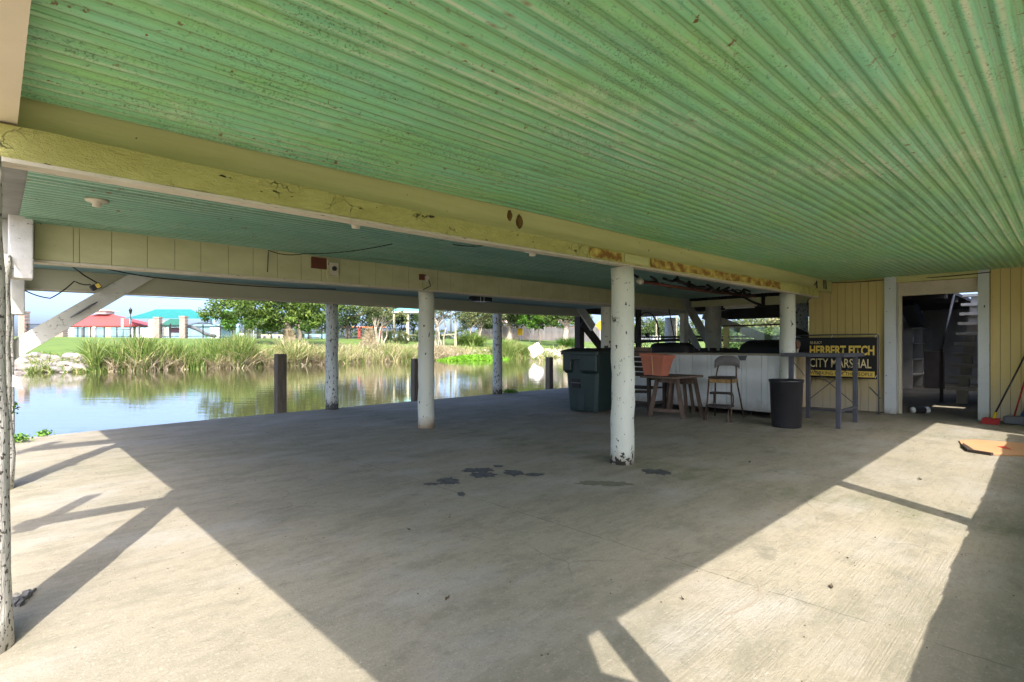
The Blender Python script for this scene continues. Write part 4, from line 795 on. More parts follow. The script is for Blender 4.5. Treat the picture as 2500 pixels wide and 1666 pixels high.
def wire(pts, r, label, sag=0):
    P = [Vector(p) for p in pts]; out = []
    for a, b in zip(P, P[1:]):
        for i in range(6): t = i / 6; q = a.lerp(b, t); q.z -= sag * 4 * t * (1 - t); out.append(q)
    out.append(P[-1]); return MB().tube(out, r, 5).build('cable', WIRE, None, True, label=label, cat='cable')
wire([(4.50, 6.4, 2.15), (4.53, 6.39, 2.06), (4.42, 6.42, 2.0)], .006, 'short black lead hanging from the outlet box above the post', .0)
wire([(2.28, 6.43, 2.05), (2.29, 6.43, 2.30), (2.6, 6.2, 2.27), (3.05, 5.0, 2.28)], .005, 'loose cable from the fascia up across the teal ceiling', .03)
wire([(3.55, 4.6, 2.285), (3.75, 4.2, 2.26), (3.95, 3.6, 2.285)], .005, 'short loose cable on the teal ceiling near the yellow beam', .02)
wire([(.3, 6.62, 2.17), (.9, 9.4, 2.17), (1.05, 9.45, 2.08)], .01, 'black cable along the blue ceiling to the floodlight', 0)
wire([(.28, 9.42, 1.93), (.55, 9.4, 1.83), (.8, 9.42, 2.08), (.98, 9.45, 2.05)], .008, 'black cable looping below the beam at the left brace', .02)
wire([(.9, 8.6, 2.22), (2.0, 9.3, 2.19), (4.5, 9.3, 2.23)], .008, 'black cable hanging under the blue ceiling', .03)
wire([(10.4, 3.12, 2.3), (11.0, 3.5, 2.2), (11.46, 3.45, 2.42), (11.47, 2.3, 2.38), (11.40, .9, 2.37)], .008, 'black cable running along the top of the yellow wall', .02)
wire([(10.5, 3.14, 2.35), (10.6, 3.16, 2.12), (11.2, 3.5, 2.08), (11.48, 3.6, 2.0)], .01, 'black cable drooping from the beam end to the wall corner', .0)
for k in range(3): wire([(10.9 + .07 * k, 3.15, 2.42), (10.9 + .08 * k, 3.14, 2.24)], .006, ['black drop cable beside the beam end, nearest it', 'black drop cable beside the beam end, middle one', 'black drop cable beside the beam end, farthest from it'][k])
pv = thing('ceiling_pipe', 'dark pipe slung under the ceiling behind the nearest post', 'pipe', (8, 4.2, 2.1)); MB().tube([(6.55, 4.2, 2.10), (8.4, 4.2, 2.10), (10.5, 4.2, 2.14)], .022, 8).build('pipe', BROWNB, pv, True); MB().tube([(6.5, 4.2, 2.12), (6.56, 4.2, 2.09)], .045, 10).build('pipe_cap', PORC, pv, True)
mb = MB()
for k in range(14):
    x = 6.5 + k * .27 + rnd.uniform(-.1, .1); p = [Vector((x, 4.25 + rnd.uniform(-.1, .1), 2.2))]
    for j in range(5): p.append(p[-1] + Vector((rnd.uniform(.02, .2), rnd.uniform(-.05, .05), rnd.uniform(-.05, .045) - (.02 if j < 2 else -.01))))
    mb.tube(p, rnd.choice([.012, .02, .03]), 5)
mb.build('cable_bundle', WIRE, kind='stuff', label='sagging bundle of dark cables under the ceiling', cat='cables')
wire([(9.6, 4.4, 2.2), (10.3, 4.4, 2.18), (10.9, 4.3, 2.02), (11.8, 3.9, 1.88)], .025, 'thick black cable dropping behind the bar', .02)
fl_ = thing('floodlight', 'small black floodlight with yellow glass on the left brace', 'floodlight', (1.03, 9.42, 2.02)); mb = MB().box(-.06, .06, -.05, .04, -.04, .04).xf(Matrix.Rotation(R(-32), 4, 'Y')); mb.build('housing', BLKP, fl_, local=True, bevel=.008)
mb = MB().box(.0, .05, -.056, -.052, -.03, .03).xf(Matrix.Rotation(R(-32), 4, 'Y')); mb.build('lens', YPRINT, fl_, local=True)
pj = thing('projector', 'black box speaker with two white straps under the blue ceiling', 'speaker', (6.95, 8.2, 2.14)); MB().box(6.85, 7.2, 8.05, 8.3, 2.08, 2.2).build('housing', BLKP, pj, bevel=.01); MB().tube([(6.85, 8.2, 2.14), (6.74, 8.2, 2.14)], [.05, .03], 12).build('nozzle', BLKP, pj)
for x in (6.88, 6.97): MB().box(x, x + .012, 8.04, 8.046, 2.06, 2.235).build('strap', WHITE, pj)
MB().lathe([(0, -.05), (.05, -.045), (.07, -.02), (.075, 0)], (5.65, 8.2, 2.235), 16).build('dome_sensor', BLKP, None, True, label='black dome on the blue ceiling right of the middle post', cat='sensor')
def nest(x, z, s, label, seed):
    r2 = random.Random(seed); mb = MB(); mb.lathe([(0, -.001)] + [(.012 + .03 * math.sin(math.pi * (k + 1) / 8) * s, -.0) for k in range(0)] + [(.0, 0)], n=6) if 0 else None
    V_ = []; n1, n2 = 7, 12
    for i in range(n1 + 1):
        a = math.pi * i / n1
        for j in range(n2): b = 2 * math.pi * j / n2; q = 1 + r2.uniform(-.18, .18); V_.append((x + .032 * s * math.sin(a) * math.cos(b) * q, 3.165 + .018 * math.sin(a) * math.sin(b) * q, z + .05 * s * math.cos(a) * q))
    mb.add(V_, [(i * n2 + j, (i + 1) * n2 + j, (i + 1) * n2 + (j + 1) % n2, i * n2 + (j + 1) % n2) for i in range(n1) for j in range(n2)]); return mb.build('mud_nest', NEST, label=label, cat='insect nest')
nest(3.02, 2.255, .8, 'left and smaller brown mud nest stuck on the upper yellow board', 1); nest(3.13, 2.225, 1.1, 'right and larger brown mud nest stuck on the upper yellow board', 2)

# ------------------------------------------------------------------ stains and litter on the slab, weeds, tag
def splat(cx_, cy_, a, b, ang, seed, label, m=TAR):
    r2 = random.Random(seed); n = 72; P = []; ph = [r2.uniform(0, 6.28) for _ in range(6)]
    for i in range(n):
        t = 2 * math.pi * i / n; q = .8 + sum(.20 / (k + 1) ** .6 * math.sin((2 + k * 2.6) * t + ph[k]) for k in range(6)) * .62 + r2.uniform(-.07, .07)
        x = a * math.cos(t) * q; y = b * math.sin(t) * q; P.append((cx_ + x * math.cos(ang) - y * math.sin(ang), cy_ + x * math.sin(ang) + y * math.cos(ang), .0012))
    MB().prism(P, (0, 0, .0022)).build('tar_patch', m, label=label, cat='tar stain')
DAMP = M_('damp_olive_stain', (.15, .145, .10), (.11, .105, .07), scale=20, bump=.2)
SPLATS = [(3.37, 3.97, 0.168, 0.127, 'upper left dark tar patch of the broken tar stain', TAR), (3.28, 3.8, 0.121, 0.152, 'dark tar patch just below the upper left one', TAR), (3.54, 3.66, 0.123, 0.122, 'dark tar patch in the right half of the broken stain', TAR), (3.63, 3.48, 0.122, 0.068, 'thin rightmost tar patch trailing towards the post', TAR), (2.91, 3.84, 0.106, 0.154, 'ragged dark tar patch at the left of the stain', TAR), (2.74, 3.86, 0.066, 0.052, 'small dark tar patch at the far left of the stain', TAR), (2.73, 3.43, 0.035, 0.077, 'smallest dark tar patch, lowest of the broken stain', TAR), (3.63, 3.97, 0.061, 0.048, 'tiny dark tar patch, topmost of the broken stain', TAR), (4.55, 2.74, 0.155, 0.142, 'dark tar patch on the floor just right of the nearest post', TAR), (3.84, 2.82, 0.284, 0.104, 'broad faint olive damp stain left of the nearest post foot', DAMP)]
for i, (x, y, a, b, l_, m_) in enumerate(SPLATS): splat(x, y, a, b, -.76, i + 3, l_, m_)
def smear(x, y, z, pts, seed): pass
V_, F_ = [], []
n = 1700; px_ = rs.uniform(.2, 9.5, n); py_ = rs.uniform(-.2, 9, n); sz = rs.uniform(.0016, .0065, n) * np.where(rs.rand(n) < .04, 2.4, 1); an = rs.uniform(0, 6.28, n)
for i in range(n):
    c, s = math.cos(an[i]) * sz[i], math.sin(an[i]) * sz[i]; k = len(V_)
    V_ += [(px_[i] - c, py_[i] - s, .002), (px_[i] + s * .45, py_[i] - c * .45, .006), (px_[i] + c, py_[i] + s, .003), (px_[i] - s * .45, py_[i] + c * .45, .002)]; F_.append((k, k + 1, k + 2, k + 3))
link('leaf_litter', fastmesh('leaf_litter', V_, F_, LITTER), kind='stuff', label='tiny dead leaves and grit scattered over the concrete', cat='litter')
def dead_leaf(x, y, s, label, rz):
    mb = MB(); P = [(-s, 0, .004), (-s * .4, s * .35, .014), (s * .3, s * .3, .01), (s, .0, .016), (s * .3, -s * .3, .006), (-s * .4, -s * .3, .01), (0, 0, .004)]
    mb.add(P, [(6, i, (i + 1) % 6) for i in range(6)]); o = mb.build('dead_leaf', LITTER, label=label, cat='leaf'); o.location = (x, y, 0); o.rotation_euler = (0, 0, rz)
dead_leaf(3.0, .83, .024, 'largest curled brown leaf on the sunlit strip', .3); dead_leaf(2.35, 1.28, .014, 'small dark leaf in the middle of the sunlit strip', 1); dead_leaf(5.6, 2.3, .035, 'dark leaf on the shaded floor right of the nearest post', .2)
dead_leaf(1.95, 3.0, .018, 'dark leaf on the shaded floor at lower middle', 2); dead_leaf(6.0, .95, .035, 'dark leaf near the far end of the sunlit strip', .5); dead_leaf(1.55, 2.05, .02, 'small dark leaf near the bottom of the picture', .4)
def weed(x, y, z, s, n, label, m=WEED, up=1):
    t = thing('weed', label, 'weed', (x, y, z)); c_ = np.clip(rs.normal(0, .45, (n, 3)), -1, 1) * np.array([s, s, s * .5 * up]) + np.array([0, 0, s * .5 * up]); V, F, tt = leaves(c_, np.full(n, s * .22), rs.uniform(0, 1, n)); link('leaves', fastmesh('leaves', V, F, m, tt), t)
    mb = MB()
    for k in range(7): a = rnd.uniform(0, 6.28); mb.tube([(0, 0, -.02), (math.cos(a) * s * .4, math.sin(a) * s * .4, s * .6), (math.cos(a) * s * .8, math.sin(a) * s * .8, s * .8)], .003, 4)
    mb.build('stems', WEED, t, local=True)
weed(.50, 9.53, -.02, .10, 100, 'bright green weed sprouting on the canal edge at the left'); weed(.25, 9.05, 0, .11, 110, 'green weed at the foot of the third left post'); weed(9.55, 9.98, .0, .2, 110, 'flat green weed beside the post on the canal edge', up=.35)
weed(.1, 6.3, .6, .09, 26, 'green vine hanging on the crooked left post', up=2)
MB().prism([(.115, 6.2, .86), (.185, 6.2, .83), (.165, 6.2, .93), (.12, 6.2, .955)], (.0, .006, 0)).build('paper_tag', WHP, label='white tag tied on the crooked left post', cat='tag')
mb = MB(); r5 = random.Random(5)
for k in range(14):
    x_, y_ = .06 + .075 * k / 13 + r5.uniform(-.02, .02), 3.36 + .15 * k / 13 + r5.uniform(-.015, .015); q = r5.uniform(.010, .024); mb.bar((x_, y_, q * .4), (x_ + r5.uniform(-.02, .02), y_ + r5.uniform(.01, .03), q), q, q)
mb.build('broken_lump', M_('crumbled_mortar', (.24, .23, .21), (.09, .085, .08), scale=30, bump=1.0, bscale=120), None, label='crumbled lump behind the foot of the nearest left post', cat='rubble')
STAIN = M_('faint_brown_stain', (.29, .245, .185), (.24, .20, .15), scale=12, bump=0)
arc = MB(); ar = []
for i in range(25):
    a = R(-95 + 215 * i / 24); q = .30; ar.append((2.55 + math.cos(a - .6) * q, 1.22 + math.sin(a - .6) * q * .62, .0015))
for i in range(24):
    p, q = Vector(ar[i]), Vector(ar[i + 1]); w_ = .005 + .0015 * math.sin(i * .9); nn = (q - p).cross(Vector((0, 0, 1))).normalized() * w_; arc.add([p - nn, q - nn, q + nn, p + nn], [(0, 1, 2, 3)])
arc.build('ring_stain', STAIN, label='faint brown ring shaped stain on the sunlit strip', cat='stain')
# mooring piles in the water
for x, y, w2, zt, l_ in ((3.83, 10.15, .17, 1.05, 'square weathered mooring pile standing in the canal left of the speckled post'), (7.12, 10.65, .16, .90, 'mooring pile half hidden behind the centre left post'), (12.1, 10.95, .17, .86, 'dark mooring pile left of the wheeled bin')):
    MB().box(x - w2 / 2, x + w2 / 2, y - w2 / 2, y + w2 / 2, -1.6, zt).build('mooring_pile', PILE, bevel=.008, label=l_, cat='pile')

# ------------------------------------------------------------------ far bank: riprap, reeds, grass
def rockmesh(seed):
    r2 = np.random.RandomState(seed); n1, n2 = 5, 8; V = []
    sc3 = np.array([1, .75, .55]) * r2.uniform(.8, 1.2, 3)
    for i in range(n1 + 1):
        for j in range(n2): a = math.pi * i / n1; b = 2 * math.pi * j / n2; q = 1 + r2.uniform(-.22, .22); V.append(np.array([math.sin(a) * math.cos(b), math.sin(a) * math.sin(b), math.cos(a)]) * sc3 * q)
    F = [(i * n2 + j, (i + 1) * n2 + j, (i + 1) * n2 + (j + 1) % n2, i * n2 + (j + 1) % n2) for i in range(n1) for j in range(n2)]
    return fastmesh('rock', V, F, ROCK)
rm = [rockmesh(i) for i in range(7)]
rb = bpy.data.objects.new('riprap_bank', None); C.objects.link(rb); rb['kind'] = 'structure'
def rocks(n, x0, x1, d0, d1, s0, s1):
    for _ in range(n):
        X = rnd.uniform(x0, x1); Y = float(ybank(X)) + rnd.uniform(d0, d1); o = link('rock', rm[rnd.randrange(7)], rb); s = rnd.uniform(s0, s1)
        o.location = (X, Y, ground(X, Y) + s * .1); o.scale = (s, s, s * rnd.uniform(.6, 1)); o.rotation_euler = (rnd.uniform(-.3, .3), rnd.uniform(-.3, .3), rnd.uniform(0, 6))
rocks(140, -3, 5.5, -.2, 3.0, .2, .62)
def rockstuff(n, x0, x1, d0, d1, s0, s1):
    X = rs.uniform(x0, x1, n); Y = ybank(X) + rs.uniform(d0, d1, n); Z = gz(X, Y); base = np.array([(a, b, c) for a in (-1, 1) for b in (-1, 1) for c in (-.6, .6)], float); fq = np.array([(0, 1, 3, 2), (4, 6, 7, 5), (0, 4, 5, 1), (2, 3, 7, 6), (0, 2, 6, 4), (1, 5, 7, 3)])
    s = rs.uniform(s0, s1, n); V = base[None] * s[:, None, None] * rs.uniform(.45, 1.2, (n, 8, 3)); a = rs.uniform(0, 6.28, n); ca, sa = np.cos(a)[:, None], np.sin(a)[:, None]
    x = V[..., 0] * ca - V[..., 1] * sa; y = V[..., 0] * sa + V[..., 1] * ca; V = np.stack([x + X[:, None], y + Y[:, None], V[..., 2] * .6 + Z[:, None]], -1).reshape(-1, 3)
    return V, (np.arange(n)[:, None, None] * 8 + fq[None]).reshape(-1, 4)
RP = M_('pale_riprap', (.46, .41, .37), (.22, .19, .17), scale=1.2, bump=.5)
V, F = rockstuff(5200, 30, 84, .6, 4.0, .1, .34); link('riprap_stones', fastmesh('riprap_stones', V, F, RP), kind='stuff')
X = None
def bankblades(name, n, x0, x1, d0, d1, h0, h1, wid, m, tone_lo, tone_hi, lean=.3, bend=.5, clump=0, label=None, cat='reeds'):
    X = rs.uniform(x0, x1, n)
    if clump: cx_ = rs.uniform(x0, x1, clump); X = cx_[rs.randint(0, clump, n)] + rs.normal(0, (x1 - x0) / clump * .28, n)
    Y = ybank(X) + rs.uniform(d0, d1, n); Z = np.maximum(gz(X, Y), -.42); ht = rs.uniform(h0, h1, n) * (1 + .18 * np.sin(X * 1.1) + .12 * np.sin(X * 2.9 + 1))
    V, F, tt = blades(np.stack([X, Y, Z], 1), ht, wid, lean, bend, 4, np.clip(rs.uniform(tone_lo, tone_hi, n), 0, 1)); return link(name, fastmesh(name, V, F, m, tt), kind='stuff', label=label, cat=cat)
bankblades('reeds', 7000, 4.3, 14, -.6, 1.6, .9, 2.1, .075, REED, 0, .7, .16, .35, 34, 'tall green reeds in the water at the left of the far bank')
bankblades('reeds', 5200, 13, 20, -.6, 1.8, .7, 1.75, .07, REED, .1, 1, .25, .6, 22, 'tall reeds mixed with straw coloured dead leaves')
bankblades('dead_reeds', 5200, 5, 21, -.7, 1.2, .4, 1.3, .06, DRY, .2, 1, .5, .9, 40, 'bent straw coloured dead reed leaves at the waterline')
bankblades('reeds', 6000, 19, 34, -.5, 2.5, .5, 1.5, .06, REED, .15, 1, .3, .6, 45, 'lower mixed green and straw reeds in the middle of the far bank')
bankblades('dry_grass', 8000, 20, 38, -.3, 3.6, .3, 1.1, .06, DRY, 0, 1, .45, .8, 0, 'dry pale grass covering the middle of the far bank')
bankblades('dry_grass', 4500, 30, 41, .2, 3.8, .3, .9, .06, DRY, .3, 1, .45, .8, 0, 'pinkish dry grass on the bank below the small tree')
bankblades('bank_grass', 6000, 38, 62, -.3, 3.6, .2, .8, .07, REED, .1, .9, .4, .6, 60, 'thin green grass growing between the pale bank stones')
bankblades('low_weeds', 9000, -6, 9, -.6, 2.2, .15, .6, .05, REED, 0, .8, .6, .6, 60, 'low green and rusty weeds over the rocks at the left')
bankblades('reeds', 3200, 43.5, 50, -.6, 1.5, 1.2, 2.5, .09, REED, .1, .7, .22, .4, 16, 'tall reed clump behind the leaning white sign board')
bankblades('bank_grass', 9000, -8, 62, 2.6, 4.8, .08, .3, .05, REED, 0, .6, .4, .4, 0, 'short grass fringe along the top of the bank')
n = 9000; a = rs.uniform(0, 6.28, n); r = np.sqrt(rs.uniform(0, 1, n)); c0 = spot(1090, 61)
Xc = c0.x + 6.0 * r * np.cos(a) * .8; Yc = c0.y + 2.6 * r * np.sin(a); V, F, tt = leaves(np.stack([Xc, Yc, -.38 + .55 * (1 - r ** 2) * rs.uniform(.2, 1, n)], 1), np.full(n, .16), rs.uniform(0, 1, n)); link('floating_weed', fastmesh('floating_weed', V, F, MATG, tt), kind='stuff', label='bright lime green mat of floating weed on the canal', cat='weed')
# dry conical shrub
def cone_shrub(px, F_, py0, h_, r_, m, n, label, name='dry_shrub'):
    b = spot(px, F_); t = rs.uniform(0, 1, n) ** .8; a = rs.uniform(0, 6.28, n); P = np.stack([b.x + r_ * (1 - t) * np.cos(a) * rs.uniform(.3, 1, n), b.y + r_ * (1 - t) * np.sin(a), b.z - .2 + h_ * t], 1)
    V, F, tt = blades(P, np.full(n, .5), .05, .4, .8, 2, rs.uniform(.3, 1, n)); link(name, fastmesh(name, V, F, m, tt), None, label=label, cat='shrub')
cone_shrub(848, 60, 0, 2.3, 1.5, DRY, 1800, 'dry vine covered cone shaped shrub on the bank'); cone_shrub(666, 56, 0, 1.8, 1.1, DRY, 1200, 'dry brush piled around the foot of the big tree')
# grassy clump bushes
def fountain(px, F_, h_, r_, n, label, m=REED):
    b = spot(px, F_); P = np.stack([b.x + rs.normal(0, r_ * .4, n), b.y + rs.normal(0, r_ * .4, n), np.full(n, b.z)], 1); V, F, tt = blades(P, rs.uniform(.7, 1, n) * h_, .09, .35, .9, 4, rs.uniform(0, .55, n)); link('grass_clump', fastmesh('grass_clump', V, F, m, tt), None, label=label, cat='ornamental grass')
fountain(1083, 76, 2.0, 1.6, 1500, 'round fountain of ornamental grass beside the footbridge rail')
fountain(1303, 84, 1.9, 1.3, 1000, 'grass and ivy skirt around the right tree trunk', LEAF3)

# ------------------------------------------------------------------ trees
def tree(name, px, F_, trunk_h, trunk_r, blobs, m, bark, label, n=9000, leaf=.2, limbs=6, stems=1, group=None, z0=None):
    b = spot(px, F_, z0); t = thing(name, label, 'tree', b, group=group)
    u = Vector((.7206, -.6934, 0)); fwd = Vector((.6934, .7206, 0)); mb = MB()
    for s in range(stems):
        o = Vector((rnd.uniform(-.5, .5), rnd.uniform(-.5, .5), 0)) * (0 if stems == 1 else 1); p = [o + Vector((0, 0, -.3))]
        for k in range(4): p.append(p[-1] + Vector((rnd.uniform(-.2, .2) + o.x * .25, rnd.uniform(-.2, .2) + o.y * .25, (trunk_h + .3) / 4)))
        mb.tube(p, [trunk_r * 1.5, trunk_r * 1.05, trunk_r * .95, trunk_r * .85, trunk_r * .75], 10)
        for k in range(limbs):
            bx = blobs[rnd.randrange(len(blobs))]; e = u * bx[0] * .8 + fwd * bx[1] + Vector((0, 0, bx[2])); q = p[-1].lerp(e, .5) + Vector((rnd.uniform(-.4, .4), rnd.uniform(-.4, .4), .3)); mb.tube([p[-1], q, e], [trunk_r * .6, trunk_r * .3, trunk_r * .08], 6)
    mb.build('trunk', bark, t, True, local=True)
    tot = sum(q[3] * q[4] for q in blobs); Vs, Fs, Ts = [], [], []; nb = 0; U = np.array(u); W = np.array(fwd)
    for cx_, cy_, cz_, rx, rz in blobs:
        k = int(n * rx * rz / tot); ns = max(8, int(k / 45)); d = rs.normal(size=(ns, 3)); d /= np.linalg.norm(d, axis=1)[:, None]; rad = rs.uniform(.55, 1.08, ns)[:, None]; cl = d * rad; ci = rs.randint(0, ns, k)
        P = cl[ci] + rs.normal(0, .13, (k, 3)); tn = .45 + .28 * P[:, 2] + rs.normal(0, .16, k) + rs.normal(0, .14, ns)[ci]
        pos = U[None] * (cx_ + P[:, 0:1] * rx) + W[None] * (cy_ + P[:, 1:2] * rx) + np.array([0, 0, 1])[None] * (cz_ + P[:, 2:3] * rz)
        V, F, tt = leaves(pos, np.full(k, leaf), np.clip(tn, 0, 1)); Vs.append(V); Fs.append(F + nb); Ts.append(tt); nb += len(V)
    link('crown', fastmesh('crown', np.concatenate(Vs), np.concatenate(Fs), m, np.concatenate(Ts)), t)
# blobs: (sideways, depth, height above foot, radius, vertical radius)
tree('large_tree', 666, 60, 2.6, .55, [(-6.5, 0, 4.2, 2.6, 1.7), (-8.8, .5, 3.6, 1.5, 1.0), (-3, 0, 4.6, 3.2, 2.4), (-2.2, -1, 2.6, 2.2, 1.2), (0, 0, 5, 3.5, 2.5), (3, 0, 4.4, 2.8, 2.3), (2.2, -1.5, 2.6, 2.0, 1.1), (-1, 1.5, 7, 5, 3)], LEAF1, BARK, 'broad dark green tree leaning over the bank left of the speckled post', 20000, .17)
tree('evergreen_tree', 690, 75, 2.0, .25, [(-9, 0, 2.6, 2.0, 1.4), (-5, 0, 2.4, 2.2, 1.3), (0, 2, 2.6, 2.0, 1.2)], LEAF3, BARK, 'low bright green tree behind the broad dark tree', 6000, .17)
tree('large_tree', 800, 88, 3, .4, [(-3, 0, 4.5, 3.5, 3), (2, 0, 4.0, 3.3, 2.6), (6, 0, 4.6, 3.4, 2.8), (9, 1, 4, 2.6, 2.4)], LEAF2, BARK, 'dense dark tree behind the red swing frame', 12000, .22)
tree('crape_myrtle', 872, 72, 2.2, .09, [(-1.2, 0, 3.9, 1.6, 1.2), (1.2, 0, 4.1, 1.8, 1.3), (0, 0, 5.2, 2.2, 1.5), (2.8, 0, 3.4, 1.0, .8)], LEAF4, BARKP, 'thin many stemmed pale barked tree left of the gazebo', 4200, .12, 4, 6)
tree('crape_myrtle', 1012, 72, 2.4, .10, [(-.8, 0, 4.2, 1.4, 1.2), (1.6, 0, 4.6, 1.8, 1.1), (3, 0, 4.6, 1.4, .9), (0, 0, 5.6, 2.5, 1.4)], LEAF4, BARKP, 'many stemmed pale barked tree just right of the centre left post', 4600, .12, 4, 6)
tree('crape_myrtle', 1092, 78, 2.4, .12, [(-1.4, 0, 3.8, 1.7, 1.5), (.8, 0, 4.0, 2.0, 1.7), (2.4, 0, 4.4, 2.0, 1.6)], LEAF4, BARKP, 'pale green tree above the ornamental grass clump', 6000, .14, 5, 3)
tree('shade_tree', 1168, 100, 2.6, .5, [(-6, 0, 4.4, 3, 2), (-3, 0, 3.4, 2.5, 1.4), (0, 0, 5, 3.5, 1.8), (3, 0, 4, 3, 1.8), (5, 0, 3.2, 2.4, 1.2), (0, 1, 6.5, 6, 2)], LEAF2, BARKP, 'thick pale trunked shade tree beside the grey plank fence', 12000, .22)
tree('young_tree', 1240, 95, 3, .16, [(-1.5, 0, 4.2, 2, 1.6), (1.5, 0, 4.4, 2.4, 1.5), (4, 0, 3.8, 1.8, 1.2), (0, 0, 5.8, 3, 1.5)], LEAF3, BARK, 'fresh bright green young tree in front of the pink house', 7000, .18)
tree('large_tree', 1303, 84, 3.2, .55, [(-2.5, 0, 4.8, 2, 1.3), (0, 0, 5.2, 2.4, 1.3), (2.4, 0, 4.6, 1.8, 1.2), (0, 0, 6.5, 4, 1.6)], LEAF1, BARKP, 'ivy footed tree left of the dark pile', 6500, .18)
tree('shrub', 905, 76, .6, .06, [(0, 0, .9, 1.3, .9), (1.3, 0, .7, 1, .7)], LEAF4, BARKP, 'grey green leafy bush left of the gazebo post', 2200, .1, 3)
tree('shrub', 1000, 80, .5, .06, [(0, 0, 1.1, 1.8, .8), (-2, 0, .9, 1.4, .7)], LEAF2, BARK, 'dark low bush behind the footbridge rail', 2200, .13, 3)
tree('shrub', 955, 80, .5, .06, [(0, 0, .6, 1.0, .5), (-2, 0, .9, 1.0, .7)], LEAF4, BARK, 'small grey bush at the foot of the gazebo post', 1500, .1, 3)
for i, (px, F_, rr, hh, l_) in enumerate(((1490, 240, 15, 12, 'hazy green wood far off behind the spoked wheel'), (1545, 230, 18, 10, 'hazy green wood far off beside the pale blue post'), (1420, 260, 14, 8, 'low far off wood left of the spoked wheel'), (1700, 200, 14, 9, 'far off wood seen over the glass screen'), (1760, 60, 5.5, 5, 'light green willow like tree behind the glass screen'), (1845, 52, 5, 5.5, 'light green tree seen in the gap left of the yellow wall'), (1800, 110, 9, 7, 'bushy tree far behind the short pale pile'))):
    tree('distant_tree', px, F_, hh * .4, .3, [(-rr * .5, 0, hh * .45, rr * .55, hh * .42), (rr * .35, 0, hh * .5, rr * .6, hh * .46), (0, 0, hh * .3, rr * .9, hh * .3)], LEAF2 if F_ > 150 else LEAF4, BARK, l_, 5000 if F_ > 100 else 7000, .012 * F_ ** .5 * 2.6 if F_ > 100 else .16, 3)
nb = 0; Vs, Fs, Ts = [], [], []
for k in range(46):
    px = 60 + k * 55 + rnd.uniform(-20, 20); b = spot(px, 330 + rnd.uniform(-30, 30)); rr = rnd.uniform(10, 16); n = 420; d = rs.normal(size=(n, 3)); d /= np.linalg.norm(d, axis=1)[:, None]; pos = np.array(b)[None] + d * np.array([rr, rr, rr * .55])[None] * rs.uniform(.7, 1.05, (n, 1)) + np.array([0, 0, rr * .18])
    if px < 480: pos[:, 2] -= rr * .45
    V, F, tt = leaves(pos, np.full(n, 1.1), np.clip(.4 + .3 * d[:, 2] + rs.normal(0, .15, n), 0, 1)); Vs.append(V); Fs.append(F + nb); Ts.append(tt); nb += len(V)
link('distant_woodland', fastmesh('distant_woodland', np.concatenate(Vs), np.concatenate(Fs), LEAF2, np.concatenate(Ts)), kind='stuff', label='low band of woodland on the horizon', cat='woodland')

# ------------------------------------------------------------------ park things
U = Vector((.7206, -.6934, 0)); W = Vector((.6934, .7206, 0)); Z = Vector((0, 0, 1))
def frame_at(px, F_): return spot(px, F_)
def qbox(mb, c, w_, d_, h_, z0=0):
    """box at c, w_ wide across the view, d_ deep, from z0 up h_"""
    c = Vector(c) + Z * z0; vs = [c + U * a * w_ / 2 + W * b * d_ / 2 + Z * e * h_ for e in (0, 1) for a, b in ((-1, -1), (1, -1), (1, 1), (-1, 1))]
    return mb.add(vs, [(0, 3, 2, 1), (4, 5, 6, 7), (0, 1, 5, 4), (1, 2, 6, 5), (2, 3, 7, 6), (3, 0, 4, 7)])
def brick_pillar(px, F_, w_, h_, label):
    b = frame_at(px, F_); t = thing('brick_pillar', label, 'pillar', b); qbox(MB(), b, w_ * .94, w_ * .94, h_ * .98).build('mortar_core', MORT, t)
    bh = h_ / 14; nb_ = 3
    base = MB()
    vs = [U * a * (w_ / nb_ * .46) + W * bb_ * w_ * .5 + Z * e * bh * .85 for e in (0, 1) for a, bb_ in ((-1, -1), (1, -1), (1, 1), (-1, 1))]
    base.add(vs, [(0, 3, 2, 1), (4, 5, 6, 7), (0, 1, 5, 4), (1, 2, 6, 5), (2, 3, 7, 6), (3, 0, 4, 7)]); first = base.build('brick', BRICK, t, local=True); me = first.data; C.objects.unlink(first); bpy.data.objects.remove(first)
    for r_ in range(13):
        for k in range(nb_ - (r_ % 2 == 1 and 0)):
            o = link('brick', me, t); o.location = U * ((k - (nb_ - 1) / 2) * w_ / nb_ + (.06 * w_ if r_ % 2 else -.03 * w_)) + Z * (r_ * bh)
    qbox(MB(), b, w_ * 1.12, w_ * 1.12, bh, 13 * bh).build('cap', BRICK, t)
brick_pillar(55, 82, .95, 3.9, 'brick pillar at the far left behind the peeling posts'); brick_pillar(143, 82, 1.0, 2.2, 'brick pillar hidden behind the left brace'); brick_pillar(363, 84, .85, 3.3, 'left brick pillar of the playground gate'); brick_pillar(422, 84, .85, 3.5, 'right brick pillar of the playground gate')
def iron_fence(px0, px1, F0, F1, h_, label, arch=0, m=IRON):
    t = thing('iron_fence', label, 'fence', frame_at(px0, F0)); mb = MB(); n = max(6, int(abs(px1 - px0) / 2.6)); np_ = max(2, int(abs(px1 - px0) / 28))
    P = [frame_at(px0 + (px1 - px0) * i / n, F0 + (F1 - F0) * i / n) for i in range(n + 1)]; hh = [h_ + arch * math.sin(math.pi * i / n) for i in range(n + 1)]
    for i, p in enumerate(P): mb.bar(p, p + Z * hh[i], .045, .045)
    mb.build('pickets', m, t, kind='stuff')
    for z in (.92, .15): MB().tube([p + Z * h * z for p, h in zip(P, hh)], .045, 4).build('rail', m, t)
    for i in range(np_ + 1): p = P[int(i * n / np_)]; MB().bar(p, p + Z * (h_ + .15), .14, .14).build('fence_post', m, t)
